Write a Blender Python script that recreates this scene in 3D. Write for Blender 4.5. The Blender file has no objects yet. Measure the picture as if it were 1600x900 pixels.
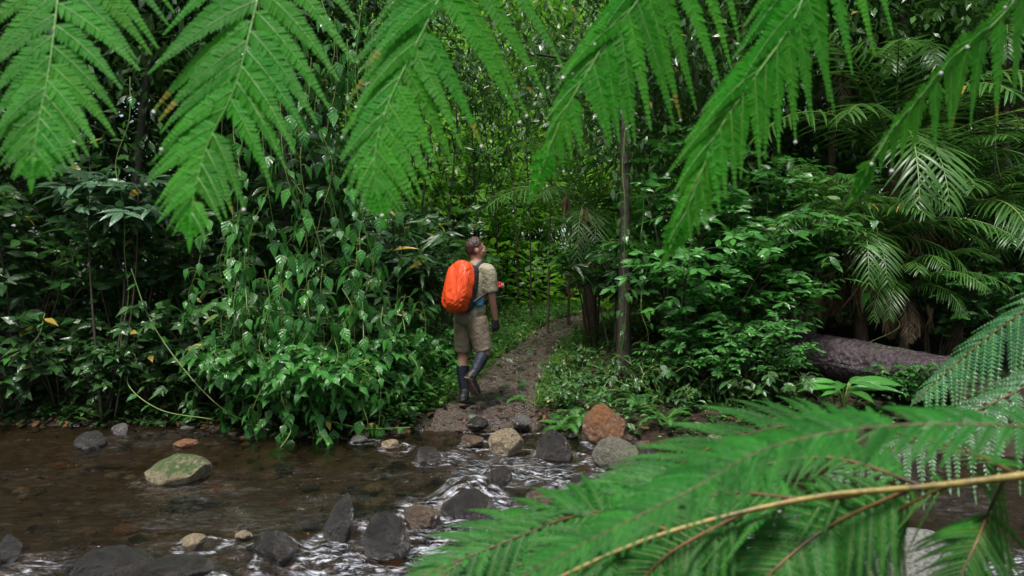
import bpy, math, random
import numpy as np
from mathutils import Vector, noise as mnoise

random.seed(7)
sc = bpy.context.scene
COL = sc.collection
F = 1100.0          # focal length in photo pixels
CAM_H = 1.45        # lens height above the water (water is z = 0)
UP = np.array([0, 0, 1.0])

def P(px, py, Y):
    return np.array([(px - 800) / F * Y, Y, CAM_H - (py - 450) / F * Y])

def nz(a):
    a = np.asarray(a, float)
    n = np.linalg.norm(a, axis=-1, keepdims=True)
    return a / np.maximum(n, 1e-9)

# ------------------------------------------------------------------ objects
def put(o, parent=None):
    COL.objects.link(o)
    if parent is not None:
        o.parent = parent
    return o

def tag(o, label=None, cat=None, group=None, kind=None):
    if label: o['label'] = label
    if cat: o['category'] = cat
    if group: o['group'] = group
    if kind: o['kind'] = kind
    return o

def empty(name, loc=(0, 0, 0), rz=0.0):
    o = bpy.data.objects.new(name, None)
    o.empty_display_size = 0.1
    o.location = loc
    o.rotation_euler = (0, 0, rz)
    return put(o)

def copy_thing(root, loc, rz=0.0, s=1.0, label=None, tilt=(0, 0)):
    r = root.copy(); COL.objects.link(r)
    r.location = loc; r.rotation_euler = (tilt[0], tilt[1], rz); r.scale = (s, s, s)
    if label: r['label'] = label
    for ch in list(root.children):
        c = ch.copy(); COL.objects.link(c); c.parent = r
        for g in list(ch.children):
            d = g.copy(); COL.objects.link(d); d.parent = c
    return r

class MB:
    """collects quads in numpy arrays and links them as one mesh object"""
    def __init__(self):
        self.v, self.f, self.m, self.r, self.uv = [], [], [], [], []
        self.n = 0
    def add(self, v, f, mat=0, r=None, uv=None):
        v = np.asarray(v, float); f = np.asarray(f, int)
        k = len(v)
        self.v.append(v); self.f.append(f + self.n)
        self.m.append(np.full(len(f), mat, int))
        self.r.append(np.full(k, 0.5) if r is None else np.broadcast_to(np.asarray(r, float), (k,)))
        self.uv.append(np.zeros((k, 2)) if uv is None else uv)
        self.n += k
    def mesh(self, name, mats, smooth=True):
        v = np.concatenate(self.v); f = np.concatenate(self.f); m = np.concatenate(self.m)
        me = bpy.data.meshes.new(name)
        me.vertices.add(len(v)); me.vertices.foreach_set('co', v.astype(np.float32).ravel())
        me.loops.add(f.size); me.loops.foreach_set('vertex_index', f.astype(np.int32).ravel())
        me.polygons.add(len(f))
        me.polygons.foreach_set('loop_start', (np.arange(len(f)) * f.shape[1]).astype(np.int32))
        me.polygons.foreach_set('material_index', m.astype(np.int32))
        me.polygons.foreach_set('use_smooth', np.full(len(f), smooth))
        for mt in (mats if isinstance(mats, (list, tuple)) else [mats]):
            me.materials.append(mt)
        a = me.attributes.new('rnd', 'FLOAT', 'POINT'); a.data.foreach_set('value', np.concatenate(self.r).astype(np.float32))
        a = me.attributes.new('luv', 'FLOAT2', 'POINT'); a.data.foreach_set('vector', np.concatenate(self.uv).astype(np.float32).ravel())
        me.update(calc_edges=True)
        return me
    def build(self, name, mats, parent=None, smooth=True):
        return put(bpy.data.objects.new(name, self.mesh(name, mats, smooth)), parent)

def spline(pts, n):
    p = np.asarray(pts, float)
    if len(p) < 3:
        t = np.linspace(0, 1, n)[:, None]
        return p[0] * (1 - t) + p[-1] * t
    q = np.vstack([2 * p[0] - p[1], p, 2 * p[-1] - p[-2]])
    out = []
    for t in np.linspace(0, len(p) - 1 - 1e-6, n):
        i = int(t); u = t - i
        a, b, c, d = q[i], q[i + 1], q[i + 2], q[i + 3]
        out.append(0.5 * (2 * b + (c - a) * u + (2 * a - 5 * b + 4 * c - d) * u * u + (3 * b - a - 3 * c + d) * u ** 3))
    return np.array(out)

def tangents(p):
    t = np.gradient(p, axis=0)
    return nz(t)

def tube(mb, pts, rad, sides=6, mat=0, r=0.5, cap=True):
    p = np.asarray(pts, float); n = len(p)
    rad = np.broadcast_to(np.asarray(rad, float), (n,))
    T = tangents(p)
    ref = np.array([0, 0, 1.0]) if abs(T[0][2]) < 0.8 else np.array([1.0, 0, 0])
    A = nz(np.cross(T, ref)); B = np.cross(T, A)
    an = np.linspace(0, 2 * math.pi, sides, endpoint=False)
    v = p[:, None] + rad[:, None, None] * (np.cos(an)[None, :, None] * A[:, None] + np.sin(an)[None, :, None] * B[:, None])
    idx = np.arange(n * sides).reshape(n, sides)
    f = np.stack([idx[:-1], np.roll(idx[:-1], -1, 1), np.roll(idx[1:], -1, 1), idx[1:]], -1).reshape(-1, 4)
    L = np.concatenate([[0], np.cumsum(np.linalg.norm(np.diff(p, axis=0), axis=1))])
    uv = np.stack([np.tile(np.arange(sides) / sides, n), np.repeat(L, sides)], 1)
    v = v.reshape(-1, 3)
    if cap:
        e = np.array([p[0], p[-1]]); base = n * sides
        v = np.vstack([v, e]); uv = np.vstack([uv, [[0, 0], [0, L[-1]]]])
        ff = []
        for k in range(0, sides, 2):
            ff.append([base, idx[0, (k + 2) % sides], idx[0, (k + 1) % sides], idx[0, k]])
            ff.append([base + 1, idx[-1, k], idx[-1, (k + 1) % sides], idx[-1, (k + 2) % sides]])
        if sides % 2 == 0:
            f = np.vstack([f, ff])
    mb.add(v, f, mat, r, uv)

PROF = {
    'ell':   ([0, .08, .25, .45, .65, .85, .95, 1], [.05, .45, .86, 1, .85, .42, .14, .02]),
    'lance': ([0, .1, .3, .5, .75, .9, 1], [.12, .6, 1, .92, .5, .2, .02]),
    'heart': ([0, .04, .12, .25, .42, .6, .78, .9, 1], [.2, .72, .97, 1, .86, .6, .3, .1, .02]),
    'strap': ([0, .06, .2, .6, .85, 1], [.35, .7, 1, .9, .5, .03]),
    'lobe':  ([0, .3, .65, .88, 1], [1, .98, .84, .52, .08]),
    'pinnule': ([0, .25, .6, .85, 1], [.9, .95, .62, .3, .04]),
    'oval':  ([0, .15, .4, .7, .9, 1], [.1, .72, 1, .8, .4, .05]),
}
def tpl(kind, n):
    v = np.linspace(0, 1, n + 1)
    if kind in ('ell', 'heart', 'lance', 'oval'):
        v = v ** 0.9
    w = np.interp(v, *PROF[kind])
    U = np.stack([-w, 0 * w, w], 1).ravel(); V = np.repeat(v, 3)
    S = np.tile([-1.0, 0, 1.0], n + 1)
    idx = np.arange((n + 1) * 3).reshape(-1, 3)
    f = []
    for i in range(n):
        for j in (0, 1):
            f.append([idx[i, j], idx[i, j + 1], idx[i + 1, j + 1], idx[i + 1, j]])
    return U, V, S, np.array(f)

TP = {}
def leaves(mb, B, D, N, L, W, kind='ell', n=4, droop=0.2, fold=0.15, mat=0, rnd=None, rng=None):
    if (kind, n) not in TP: TP[(kind, n)] = tpl(kind, n)
    U, V, S, f = TP[(kind, n)]
    B = np.atleast_2d(B); m = len(B)
    if m == 0: return
    D = nz(np.broadcast_to(D, (m, 3))); N = np.broadcast_to(N, (m, 3))
    N = nz(N - (N * D).sum(1, keepdims=True) * D)
    Sd = np.cross(D, N)
    L = np.broadcast_to(np.asarray(L, float), (m,)); W = np.broadcast_to(np.asarray(W, float), (m,))
    droop = np.broadcast_to(np.asarray(droop, float), (m,))
    if rnd is None:
        rnd = (rng or np.random.default_rng(1)).random(m)
    h = np.abs(U)[None] * fold * W[:, None] * 0.5 - droop[:, None] * (V ** 2)[None] * L[:, None]
    if rng is not None:
        tw = rng.normal(0, 0.25, m)
        h = h + tw[:, None] * (U * V)[None] * W[:, None] * 0.5
    p = (B[:, None] + (V[None] * L[:, None])[..., None] * D[:, None]
         + (U[None] * W[:, None] * 0.5)[..., None] * Sd[:, None] + h[..., None] * N[:, None])
    k = len(U)
    ff = (f[None] + (np.arange(m) * k)[:, None, None]).reshape(-1, 4)
    uv = np.tile(np.stack([S, V], 1), (m, 1))
    mb.add(p.reshape(-1, 3), ff, mat, np.repeat(rnd, k), uv)

# ------------------------------------------------------------------ materials
def new_mat(name):
    m = bpy.data.materials.new(name); m.use_nodes = True
    nt = m.node_tree
    for n in list(nt.nodes): nt.nodes.remove(n)
    out = nt.nodes.new('ShaderNodeOutputMaterial')
    return m, nt, out

def N_(nt, t, **kw):
    n = nt.nodes.new(t)
    for k, v in kw.items():
        if k in ('inp',):
            for a, b in v.items():
                n.inputs[a].default_value = b
        else:
            setattr(n, k, v)
    return n

def math_(nt, op, a, b=None, c=None):
    n = nt.nodes.new('ShaderNodeMath'); n.operation = op
    for i, x in enumerate((a, b, c)):
        if x is None: continue
        if isinstance(x, (int, float)): n.inputs[i].default_value = x
        else: nt.links.new(x, n.inputs[i])
    return n.outputs[0]

def mixc(nt, f, a, b, mode='MIX'):
    n = nt.nodes.new('ShaderNodeMix'); n.data_type = 'RGBA'; n.blend_type = mode
    for i, x in ((0, f), (6, a), (7, b)):
        if isinstance(x, (int, float)): n.inputs[i].default_value = x
        elif isinstance(x, (tuple, list)): n.inputs[i].default_value = (*x[:3], 1)
        else: nt.links.new(x, n.inputs[i])
    return n.outputs[2]

def ramp(nt, f, stops, interp='LINEAR'):
    n = nt.nodes.new('ShaderNodeValToRGB'); n.color_ramp.interpolation = interp
    e = n.color_ramp.elements
    while len(e) < len(stops): e.new(0.5)
    for i, (p, c) in enumerate(stops):
        e[i].position = p
        e[i].color = (c, c, c, 1) if isinstance(c, (int, float)) else (*c, 1)
    nt.links.new(f, n.inputs[0])
    return n.outputs[0]

def noise_(nt, vec, scale, detail=4, rough=0.55, dist=0.0):
    n = N_(nt, 'ShaderNodeTexNoise', inp={'Scale': scale, 'Detail': detail, 'Roughness': rough, 'Distortion': dist})
    if vec is not None: nt.links.new(vec, n.inputs['Vector'])
    return n.outputs['Fac']

def bump_(nt, h, strength=0.4, dist=0.02, normal=None):
    n = N_(nt, 'ShaderNodeBump', inp={'Strength': strength, 'Distance': dist})
    nt.links.new(h, n.inputs['Height'])
    if normal is not None: nt.links.new(normal, n.inputs['Normal'])
    return n.outputs['Normal']

def leaf_mat(name, c1, c2, rough=0.28, transl=0.3, tcol=None, vein=0.35, veins=8, mid=0.5, spot=0.0, spec=0.65):
    m, nt, out = new_mat(name)
    at = N_(nt, 'ShaderNodeAttribute', attribute_name='rnd')
    lu = N_(nt, 'ShaderNodeAttribute', attribute_name='luv')
    sx = N_(nt, 'ShaderNodeSeparateXYZ'); nt.links.new(lu.outputs['Vector'], sx.inputs[0])
    au = math_(nt, 'ABSOLUTE', sx.outputs[0])
    col = mixc(nt, at.outputs['Fac'], c1, c2)
    oi = N_(nt, 'ShaderNodeObjectInfo')
    val = math_(nt, 'MULTIPLY_ADD', oi.outputs['Random'], 0.5, 0.75)
    hsv = N_(nt, 'ShaderNodeHueSaturation'); nt.links.new(col, hsv.inputs['Color']); nt.links.new(val, hsv.inputs['Value'])
    col = hsv.outputs[0]
    # pale midrib and faint side veins that belong to the leaf
    rib = ramp(nt, au, [(0.0, mid), (0.09, 0.0)])
    col = mixc(nt, rib, col, tuple(min(1, x * 2.2 + 0.02) for x in c2))
    tc = N_(nt, 'ShaderNodeTexCoord')
    bl = noise_(nt, tc.outputs['Object'], 9, 3)
    col = mixc(nt, math_(nt, 'MULTIPLY', bl, 0.35), col, tuple(x * 0.45 for x in c1))
    if spot:
        rare = ramp(nt, at.outputs['Fac'], [(1 - spot - 0.002, 0.0), (1 - spot, 1.0)])
        col = mixc(nt, rare, col, (0.42, 0.30, 0.05))
    ph = math_(nt, 'SUBTRACT', math_(nt, 'MULTIPLY', sx.outputs[1], veins), math_(nt, 'MULTIPLY', au, veins * 0.28))
    wv = math_(nt, 'SINE', math_(nt, 'MULTIPLY', ph, 6.283))
    hh = math_(nt, 'ADD', math_(nt, 'MULTIPLY', wv, 0.5), math_(nt, 'MULTIPLY', noise_(nt, tc.outputs['Object'], 40, 2), 0.9))
    nrm = bump_(nt, hh, vein, 0.006)
    p = N_(nt, 'ShaderNodeBsdfPrincipled', inp={'Roughness': rough, 'Specular IOR Level': spec})
    nt.links.new(col, p.inputs['Base Color']); nt.links.new(nrm, p.inputs['Normal'])
    wet = noise_(nt, tc.outputs['Object'], 14, 2)
    nt.links.new(math_(nt, 'MULTIPLY_ADD', wet, 0.3, rough - 0.19), p.inputs['Roughness'])
    tr = N_(nt, 'ShaderNodeBsdfTranslucent')
    tcm = mixc(nt, 0.6, col, tcol or tuple(x * 1.6 for x in c2))
    nt.links.new(tcm, tr.inputs[0])
    mx = N_(nt, 'ShaderNodeMixShader'); mx.inputs[0].default_value = transl
    nt.links.new(p.outputs[0], mx.inputs[1]); nt.links.new(tr.outputs[0], mx.inputs[2])
    nt.links.new(mx.outputs[0], out.inputs[0])
    return m

def simple_mat(name, c1, c2, scale=6, rough=0.6, bump=0.4, bscale=30, bdist=0.01, spec=0.5, stretch=(1, 1, 1), coat=0.0):
    m, nt, out = new_mat(name)
    tc = N_(nt, 'ShaderNodeTexCoord')
    mp = N_(nt, 'ShaderNodeMapping'); mp.inputs['Scale'].default_value = stretch
    nt.links.new(tc.outputs['Object'], mp.inputs[0])
    v = mp.outputs[0]
    f = ramp(nt, noise_(nt, v, scale, 6, 0.6), [(0.32, 0.0), (0.68, 1.0)])
    col = mixc(nt, f, c1, c2)
    p = N_(nt, 'ShaderNodeBsdfPrincipled', inp={'Roughness': rough, 'Specular IOR Level': spec, 'Coat Weight': coat, 'Coat Roughness': 0.12})
    nt.links.new(col, p.inputs['Base Color'])
    nt.links.new(bump_(nt, noise_(nt, v, bscale, 6, 0.6), bump, bdist), p.inputs['Normal'])
    nt.links.new(p.outputs[0], out.inputs[0])
    return m

def bark_mat(name, c1, c2, lichen=None, vs=9):
    m, nt, out = new_mat(name)
    tc = N_(nt, 'ShaderNodeTexCoord')
    mp = N_(nt, 'ShaderNodeMapping'); mp.inputs['Scale'].default_value = (3, 3, 0.8)
    nt.links.new(tc.outputs['Object'], mp.inputs[0])
    n1 = noise_(nt, mp.outputs[0], vs, 7, 0.65, 0.6)
    col = mixc(nt, ramp(nt, n1, [(0.3, 0.0), (0.7, 1.0)]), c1, c2)
    if lichen:
        n2 = noise_(nt, tc.outputs['Object'], 5, 5, 0.6)
        col = mixc(nt, ramp(nt, n2, [(0.52, 0.0), (0.64, 0.75)]), col, lichen)
    p = N_(nt, 'ShaderNodeBsdfPrincipled', inp={'Roughness': 0.55})
    nt.links.new(col, p.inputs['Base Color'])
    nt.links.new(bump_(nt, n1, 0.9, 0.03), p.inputs['Normal'])
    nt.links.new(p.outputs[0], out.inputs[0])
    return m

def rock_mat(name, c1, c2, speck=None, rough=0.35, moss=None, bump=0.6, spk=0.5):
    m, nt, out = new_mat(name)
    tc = N_(nt, 'ShaderNodeTexCoord'); v = tc.outputs['Object']
    n1 = noise_(nt, v, 5, 8, 0.65)
    col = mixc(nt, ramp(nt, n1, [(0.3, 0.0), (0.7, 1.0)]), c1, c2)
    if speck:
        vo = N_(nt, 'ShaderNodeTexNoise', inp={'Scale': 55, 'Detail': 3, 'Roughness': 0.7}); nt.links.new(v, vo.inputs[0])
        col = mixc(nt, ramp(nt, vo.outputs['Fac'], [(0.47, 0.0), (0.6, spk)]), col, speck)
        vo2 = N_(nt, 'ShaderNodeTexNoise', inp={'Scale': 38, 'Detail': 3, 'Roughness': 0.7}); nt.links.new(v, vo2.inputs[0])
        col = mixc(nt, ramp(nt, vo2.outputs['Fac'], [(0.56, 0.0), (0.66, 0.8)]), col, tuple(x * 0.25 for x in c1))
    p = N_(nt, 'ShaderNodeBsdfPrincipled', inp={'Roughness': rough, 'Coat Weight': max(0, 1.0 - rough * 1.6), 'Coat Roughness': 0.07, 'Coat IOR': 1.75, 'Specular IOR Level': 0.7})
    nrm = bump_(nt, noise_(nt, v, 14, 9, 0.68), min(1, bump * 1.4), 0.14)
    nt.links.new(nrm, p.inputs['Coat Normal'])
    r = math_(nt, 'MULTIPLY_ADD', noise_(nt, v, 9, 3), 0.5, rough - 0.25)
    if moss:
        g = N_(nt, 'ShaderNodeNewGeometry'); s = N_(nt, 'ShaderNodeSeparateXYZ'); nt.links.new(g.outputs['Normal'], s.inputs[0])
        sp = N_(nt, 'ShaderNodeSeparateXYZ'); nt.links.new(v, sp.inputs[0])
        k = math_(nt, 'ADD', math_(nt, 'MULTIPLY', s.outputs[2], 0.55), noise_(nt, v, 9, 7, 0.75))
        k = math_(nt, 'MULTIPLY_ADD', sp.outputs[0], -0.25, k)
        k = ramp(nt, k, [(0.78, 0.0), (0.98, 0.9)])
        col = mixc(nt, k, col, mixc(nt, noise_(nt, v, 60, 3), tuple(x * 0.5 for x in moss), moss))
        r = math_(nt, 'ADD', r, math_(nt, 'MULTIPLY', k, 0.4))
    nt.links.new(col, p.inputs['Base Color']); nt.links.new(nrm, p.inputs['Normal']); nt.links.new(r, p.inputs['Roughness'])
    nt.links.new(p.outputs[0], out.inputs[0])
    return m

M = {}
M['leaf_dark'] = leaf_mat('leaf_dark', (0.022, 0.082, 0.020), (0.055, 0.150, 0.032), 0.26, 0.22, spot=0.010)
M['leaf_mid'] = leaf_mat('leaf_mid', (0.034, 0.120, 0.024), (0.070, 0.195, 0.038), 0.27, 0.26, spot=0.006)
M['leaf_pale'] = leaf_mat('leaf_pale', (0.10, 0.21, 0.12), (0.15, 0.29, 0.15), 0.24, 0.2)
M['leaf_vine'] = leaf_mat('leaf_vine', (0.032, 0.165, 0.028), (0.075, 0.285, 0.042), 0.26, 0.28, vein=0.55, veins=5, mid=0.35, spot=0.006)
M['leaf_gloss'] = leaf_mat('leaf_gloss', (0.038, 0.165, 0.028), (0.075, 0.275, 0.042), 0.22, 0.22, vein=0.45)
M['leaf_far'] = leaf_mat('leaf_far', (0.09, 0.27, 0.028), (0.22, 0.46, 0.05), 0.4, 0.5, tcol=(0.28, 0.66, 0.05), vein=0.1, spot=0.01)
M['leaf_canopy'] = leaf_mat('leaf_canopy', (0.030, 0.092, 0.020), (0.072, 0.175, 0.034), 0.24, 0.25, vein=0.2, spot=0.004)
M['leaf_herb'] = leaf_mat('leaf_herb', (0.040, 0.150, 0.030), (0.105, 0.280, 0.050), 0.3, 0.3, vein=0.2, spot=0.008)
M['grass'] = leaf_mat('grass', (0.085, 0.22, 0.030), (0.19, 0.36, 0.06), 0.4, 0.35, vein=0.0)
M['palm'] = leaf_mat('palm', (0.030, 0.105, 0.018), (0.075, 0.20, 0.032), 0.36, 0.3, vein=0.0, spot=0.01, spec=0.4)
M['ginger'] = leaf_mat('ginger', (0.060, 0.26, 0.045), (0.11, 0.36, 0.06), 0.24, 0.3, vein=0.6, veins=14)
M['fern_small'] = leaf_mat('fern_small', (0.050, 0.20, 0.035), (0.10, 0.32, 0.06), 0.4, 0.35, vein=0.1)
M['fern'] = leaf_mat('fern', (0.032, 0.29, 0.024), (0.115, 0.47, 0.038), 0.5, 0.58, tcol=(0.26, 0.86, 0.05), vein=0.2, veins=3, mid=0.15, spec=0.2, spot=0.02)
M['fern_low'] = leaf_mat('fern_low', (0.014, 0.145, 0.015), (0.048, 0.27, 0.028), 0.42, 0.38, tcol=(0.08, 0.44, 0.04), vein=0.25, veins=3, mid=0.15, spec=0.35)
M['dead'] = leaf_mat('dead', (0.24, 0.15, 0.085), (0.50, 0.36, 0.23), 0.6, 0.2, vein=0.2)
M['litter'] = leaf_mat('litter', (0.09, 0.045, 0.022), (0.22, 0.12, 0.06), 0.35, 0.05, vein=0.3)
M['stem_green'] = simple_mat('stem_green', (0.10, 0.20, 0.04), (0.20, 0.26, 0.07), 10, 0.4)
M['stem_brown'] = simple_mat('stem_brown', (0.022, 0.016, 0.011), (0.060, 0.045, 0.028), 14, 0.5)
M['fern_rib'] = simple_mat('fern_rib', (0.06, 0.26, 0.03), (0.15, 0.31, 0.04), 30, 0.4)
M['fern_rachis'] = simple_mat('fern_rachis', (0.03, 0.020, 0.008), (0.40, 0.31, 0.08), 30, 0.35, 0.6, 60, 0.003)
M['fern_rib_dark'] = simple_mat('fern_rib_dark', (0.045, 0.028, 0.012), (0.17, 0.10, 0.03), 20, 0.4)
M['bark_dark'] = bark_mat('bark_dark', (0.030, 0.024, 0.018), (0.095, 0.075, 0.055), (0.05, 0.09, 0.03))
M['bark_pale'] = bark_mat('bark_pale', (0.018, 0.014, 0.010), (0.055, 0.044, 0.030), (0.055, 0.080, 0.030))
M['bark_palm'] = bark_mat('bark_palm', (0.07, 0.045, 0.028), (0.20, 0.13, 0.085))
M['rock_dark'] = rock_mat('rock_dark', (0.016, 0.013, 0.011), (0.060, 0.050, 0.040), None, 0.22, bump=1.0)
M['rock_grey'] = rock_mat('rock_grey', (0.06, 0.058, 0.054), (0.15, 0.14, 0.125), (0.25, 0.23, 0.2), 0.36)
M['rock_tan'] = rock_mat('rock_tan', (0.21, 0.155, 0.085), (0.33, 0.255, 0.155), (0.50, 0.42, 0.29), 0.55)
M['rock_moss'] = rock_mat('rock_moss', (0.20, 0.17, 0.09), (0.32, 0.27, 0.15), (0.42, 0.36, 0.22), 0.6, moss=(0.055, 0.13, 0.022))
M['rock_orange'] = rock_mat('rock_orange', (0.17, 0.060, 0.022), (0.34, 0.140, 0.045), (0.36, 0.22, 0.10), 0.34, spk=0.35)
M['rock_green'] = rock_mat('rock_green', (0.085, 0.082, 0.055), (0.17, 0.16, 0.11), (0.30, 0.29, 0.22), 0.5, spk=0.6)
M['rock_white'] = rock_mat('rock_white', (0.36, 0.36, 0.32), (0.58, 0.58, 0.54), (0.16, 0.16, 0.12), 0.4, spk=0.7, bump=1.0)
M['rock_brown'] = rock_mat('rock_brown', (0.065, 0.042, 0.026), (0.16, 0.105, 0.065), None, 0.24)

# ------------------------------------------------------------------ terrain
_r = np.random.default_rng(3)
_K = [(_r.normal(0, 1, 2), _r.random() * 6.28) for _ in range(14)]
def sn(x, y, s):
    t = 0
    for k, ph in _K:
        t = t + np.sin((k[0] * x + k[1] * y) * s + ph)
    return t / 5.0
def sstep(t):
    t = np.clip(t, 0, 1); return t * t * (3 - 2 * t)

def bank_y(x):
    return np.interp(x, [-30, -6, -3.4, -2.4, -1.6, -0.9, 0.2, 0.7, 1.3, 2, 5, 30], [7.6, 7.45, 7.35, 6.85, 6.8, 7.15, 7.1, 6.75, 6.35, 6.2, 6.0, 6.0])
def path_x(y):
    return np.interp(y, [6.5, 7.2, 7.7, 8.6, 10.1, 11.75, 13.95, 16, 40], [-.35, -.28, -.22, -.06, .18, .55, 1.3, 2.6, 20])
def path_w(y):
    return np.interp(y, [6.8, 7.4, 8.5, 12, 16], [.78, .64, .52, .50, .50])
def Hraw(x, y):
    x = np.asarray(x, float); y = np.asarray(y, float)
    d = y - bank_y(x)
    slope = np.interp(x - path_x(y), [-8, -1, .7, 1.7, 6], [.13, .10, .09, .20, .20])
    up = 0.14 * sstep(d / 0.4) + slope * np.clip(d, 0, 7) + 0.05 * np.clip(d - 7, 0, 40)
    bed = -0.20 * sstep(-d / 0.6) - 0.03
    near = sstep((2.0 - y) / 1.2) * 0.33
    pm = np.exp(-((x - path_x(y)) / 0.5) ** 2) * (y > 6.5)
    amp = np.where(d > 0, 0.035 * np.clip(d / .5, 0, 1), 0.025) * (1 - 0.8 * pm)
    return np.where(d > 0, up, bed + near) + amp * sn(x, y, 2.3) + 0.012 * sn(y, x, 7.0) * (1 - .6 * pm)
def H(x, y):
    x = np.asarray(x, float); y = np.asarray(y, float)
    pm = (np.abs(x - path_x(y)) < path_w(y) * 0.8) & (y > 6.9) & (y < 15.4)
    return Hraw(x, y) - 0.03 * pm

def grid_mesh(xs, ys, zf, name, mat, kind='structure'):
    X, Y = np.meshgrid(xs, ys)
    v = np.stack([X, Y, zf(X, Y)], -1).reshape(-1, 3)
    idx = np.arange(v.shape[0]).reshape(X.shape)
    f = np.stack([idx[:-1, :-1], idx[:-1, 1:], idx[1:, 1:], idx[1:, :-1]], -1).reshape(-1, 4)
    mb = MB(); mb.add(v, f)
    o = mb.build(name, mat); tag(o, kind=kind)
    return o

def ground_material():
    m, nt, out = new_mat('forest_soil')
    tc = N_(nt, 'ShaderNodeTexCoord'); v = tc.outputs['Object']
    n1 = noise_(nt, v, 1.2, 6, 0.6); n2 = noise_(nt, v, 18, 6, 0.7)
    col = mixc(nt, n2, (0.012, 0.009, 0.006), (0.050, 0.032, 0.020))
    col = mixc(nt, ramp(nt, n1, [(0.45, 0.0), (0.62, 0.6)]), col, (0.045, 0.062, 0.022))
    vo = N_(nt, 'ShaderNodeTexVoronoi', inp={'Scale': 22}); nt.links.new(v, vo.inputs['Vector'])
    # pebbly brown bed where the ground lies under the water line
    s = N_(nt, 'ShaderNodeSeparateXYZ'); nt.links.new(v, s.inputs[0])
    vo2 = N_(nt, 'ShaderNodeTexVoronoi', inp={'Scale': 7.5, 'Randomness': 1.0}); nt.links.new(v, vo2.inputs['Vector'])
    peb = mixc(nt, vo2.outputs['Color'], (0.05, 0.040, 0.027), (0.20, 0.155, 0.105))
    peb = mixc(nt, ramp(nt, vo2.outputs['Distance'], [(0.25, 0.0), (0.75, 0.85)]), peb, (0.045, 0.03, 0.018))
    peb = mixc(nt, ramp(nt, noise_(nt, v, 0.9, 4), [(0.4, 0.0), (0.6, 0.75)]), peb, (0.085, 0.062, 0.036))
    bedm = ramp(nt, math_(nt, 'MULTIPLY_ADD', s.outputs[2], -8.0, 0.25), [(0.0, 0.0), (0.8, 1.0)])
    col = mixc(nt, bedm, col, peb)
    p = N_(nt, 'ShaderNodeBsdfPrincipled', inp={'Roughness': 0.75, 'Specular IOR Level': 0.25})
    nt.links.new(col, p.inputs['Base Color'])
    h = math_(nt, 'ADD', n2, math_(nt, 'MULTIPLY', vo.outputs['Distance'], -0.6))
    nt.links.new(bump_(nt, h, 0.9, 0.04), p.inputs['Normal'])
    nt.links.new(p.outputs[0], out.inputs[0])
    return m

outer = np.array([14, 18, 24, 32, 44, 60, 85, 120, 180.])
xs = np.concatenate([-outer[::-1], np.linspace(-10, 10, 230), outer])
ys = np.concatenate([-outer[::-1], np.linspace(-8, 0.5, 18), np.linspace(0.6, 16, 210), np.array([17, 18, 20, 23, 27, 33, 44, 60, 85, 120, 180.])])
grid_mesh(xs, ys, H, 'ground', ground_material())

def path_material():
    m, nt, out = new_mat('wet_gravel')
    tc = N_(nt, 'ShaderNodeTexCoord'); v = tc.outputs['Object']
    vo = N_(nt, 'ShaderNodeTexVoronoi', inp={'Scale': 26}); nt.links.new(v, vo.inputs['Vector'])
    vb = N_(nt, 'ShaderNodeTexVoronoi', inp={'Scale': 60}); nt.links.new(v, vb.inputs['Vector'])
    col = mixc(nt, vo.outputs['Color'], (0.028, 0.021, 0.016), (0.115, 0.085, 0.066))
    col = mixc(nt, ramp(nt, vo.outputs['Distance'], [(0.3, 0.0), (0.7, 0.8)]), col, (0.06, 0.04, 0.03))
    col = mixc(nt, ramp(nt, noise_(nt, v, 3.0, 5), [(0.42, 0.0), (0.62, 0.7)]), col, (0.075, 0.055, 0.042))
    col = mixc(nt, 0.35, col, mixc(nt, vb.outputs['Color'], (0.03, 0.022, 0.017), (0.17, 0.13, 0.10)))
    p = N_(nt, 'ShaderNodeBsdfPrincipled')
    nt.links.new(col, p.inputs['Base Color'])
    nt.links.new(math_(nt, 'MULTIPLY_ADD', noise_(nt, v, 4, 3), 0.5, 0.02), p.inputs['Roughness'])
    h = math_(nt, 'ADD', math_(nt, 'MULTIPLY', vo.outputs['Distance'], -1.0), math_(nt, 'MULTIPLY', vb.outputs['Distance'], -0.5))
    nt.links.new(bump_(nt, h, 1.0, 0.03), p.inputs['Normal'])
    nt.links.new(p.outputs[0], out.inputs[0])
    return m
pu = np.linspace(-1, 1, 26); pv = np.linspace(6.75, 15.6, 200)
PU, PV = np.meshgrid(pu, pv)
edge = 1 + 0.16 * sn(PV * 0, PV, 4.0) * np.sign(PU) + 0.12 * sn(PV, np.sign(PU), 9.0)
PX = path_x(PV) + PU * path_w(PV) * edge
v = np.stack([PX, PV, Hraw(PX, PV) + 0.006 - 0.05 * np.abs(PU) ** 6 + 0.008 * sn(PX, PV, 16)], -1).reshape(-1, 3)
idx = np.arange(len(v)).reshape(PU.shape)
mb = MB(); mb.add(v, np.stack([idx[:-1, :-1], idx[:-1, 1:], idx[1:, 1:], idx[1:, :-1]], -1).reshape(-1, 4))
tag(mb.build('path', path_material()), kind='structure')

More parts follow.
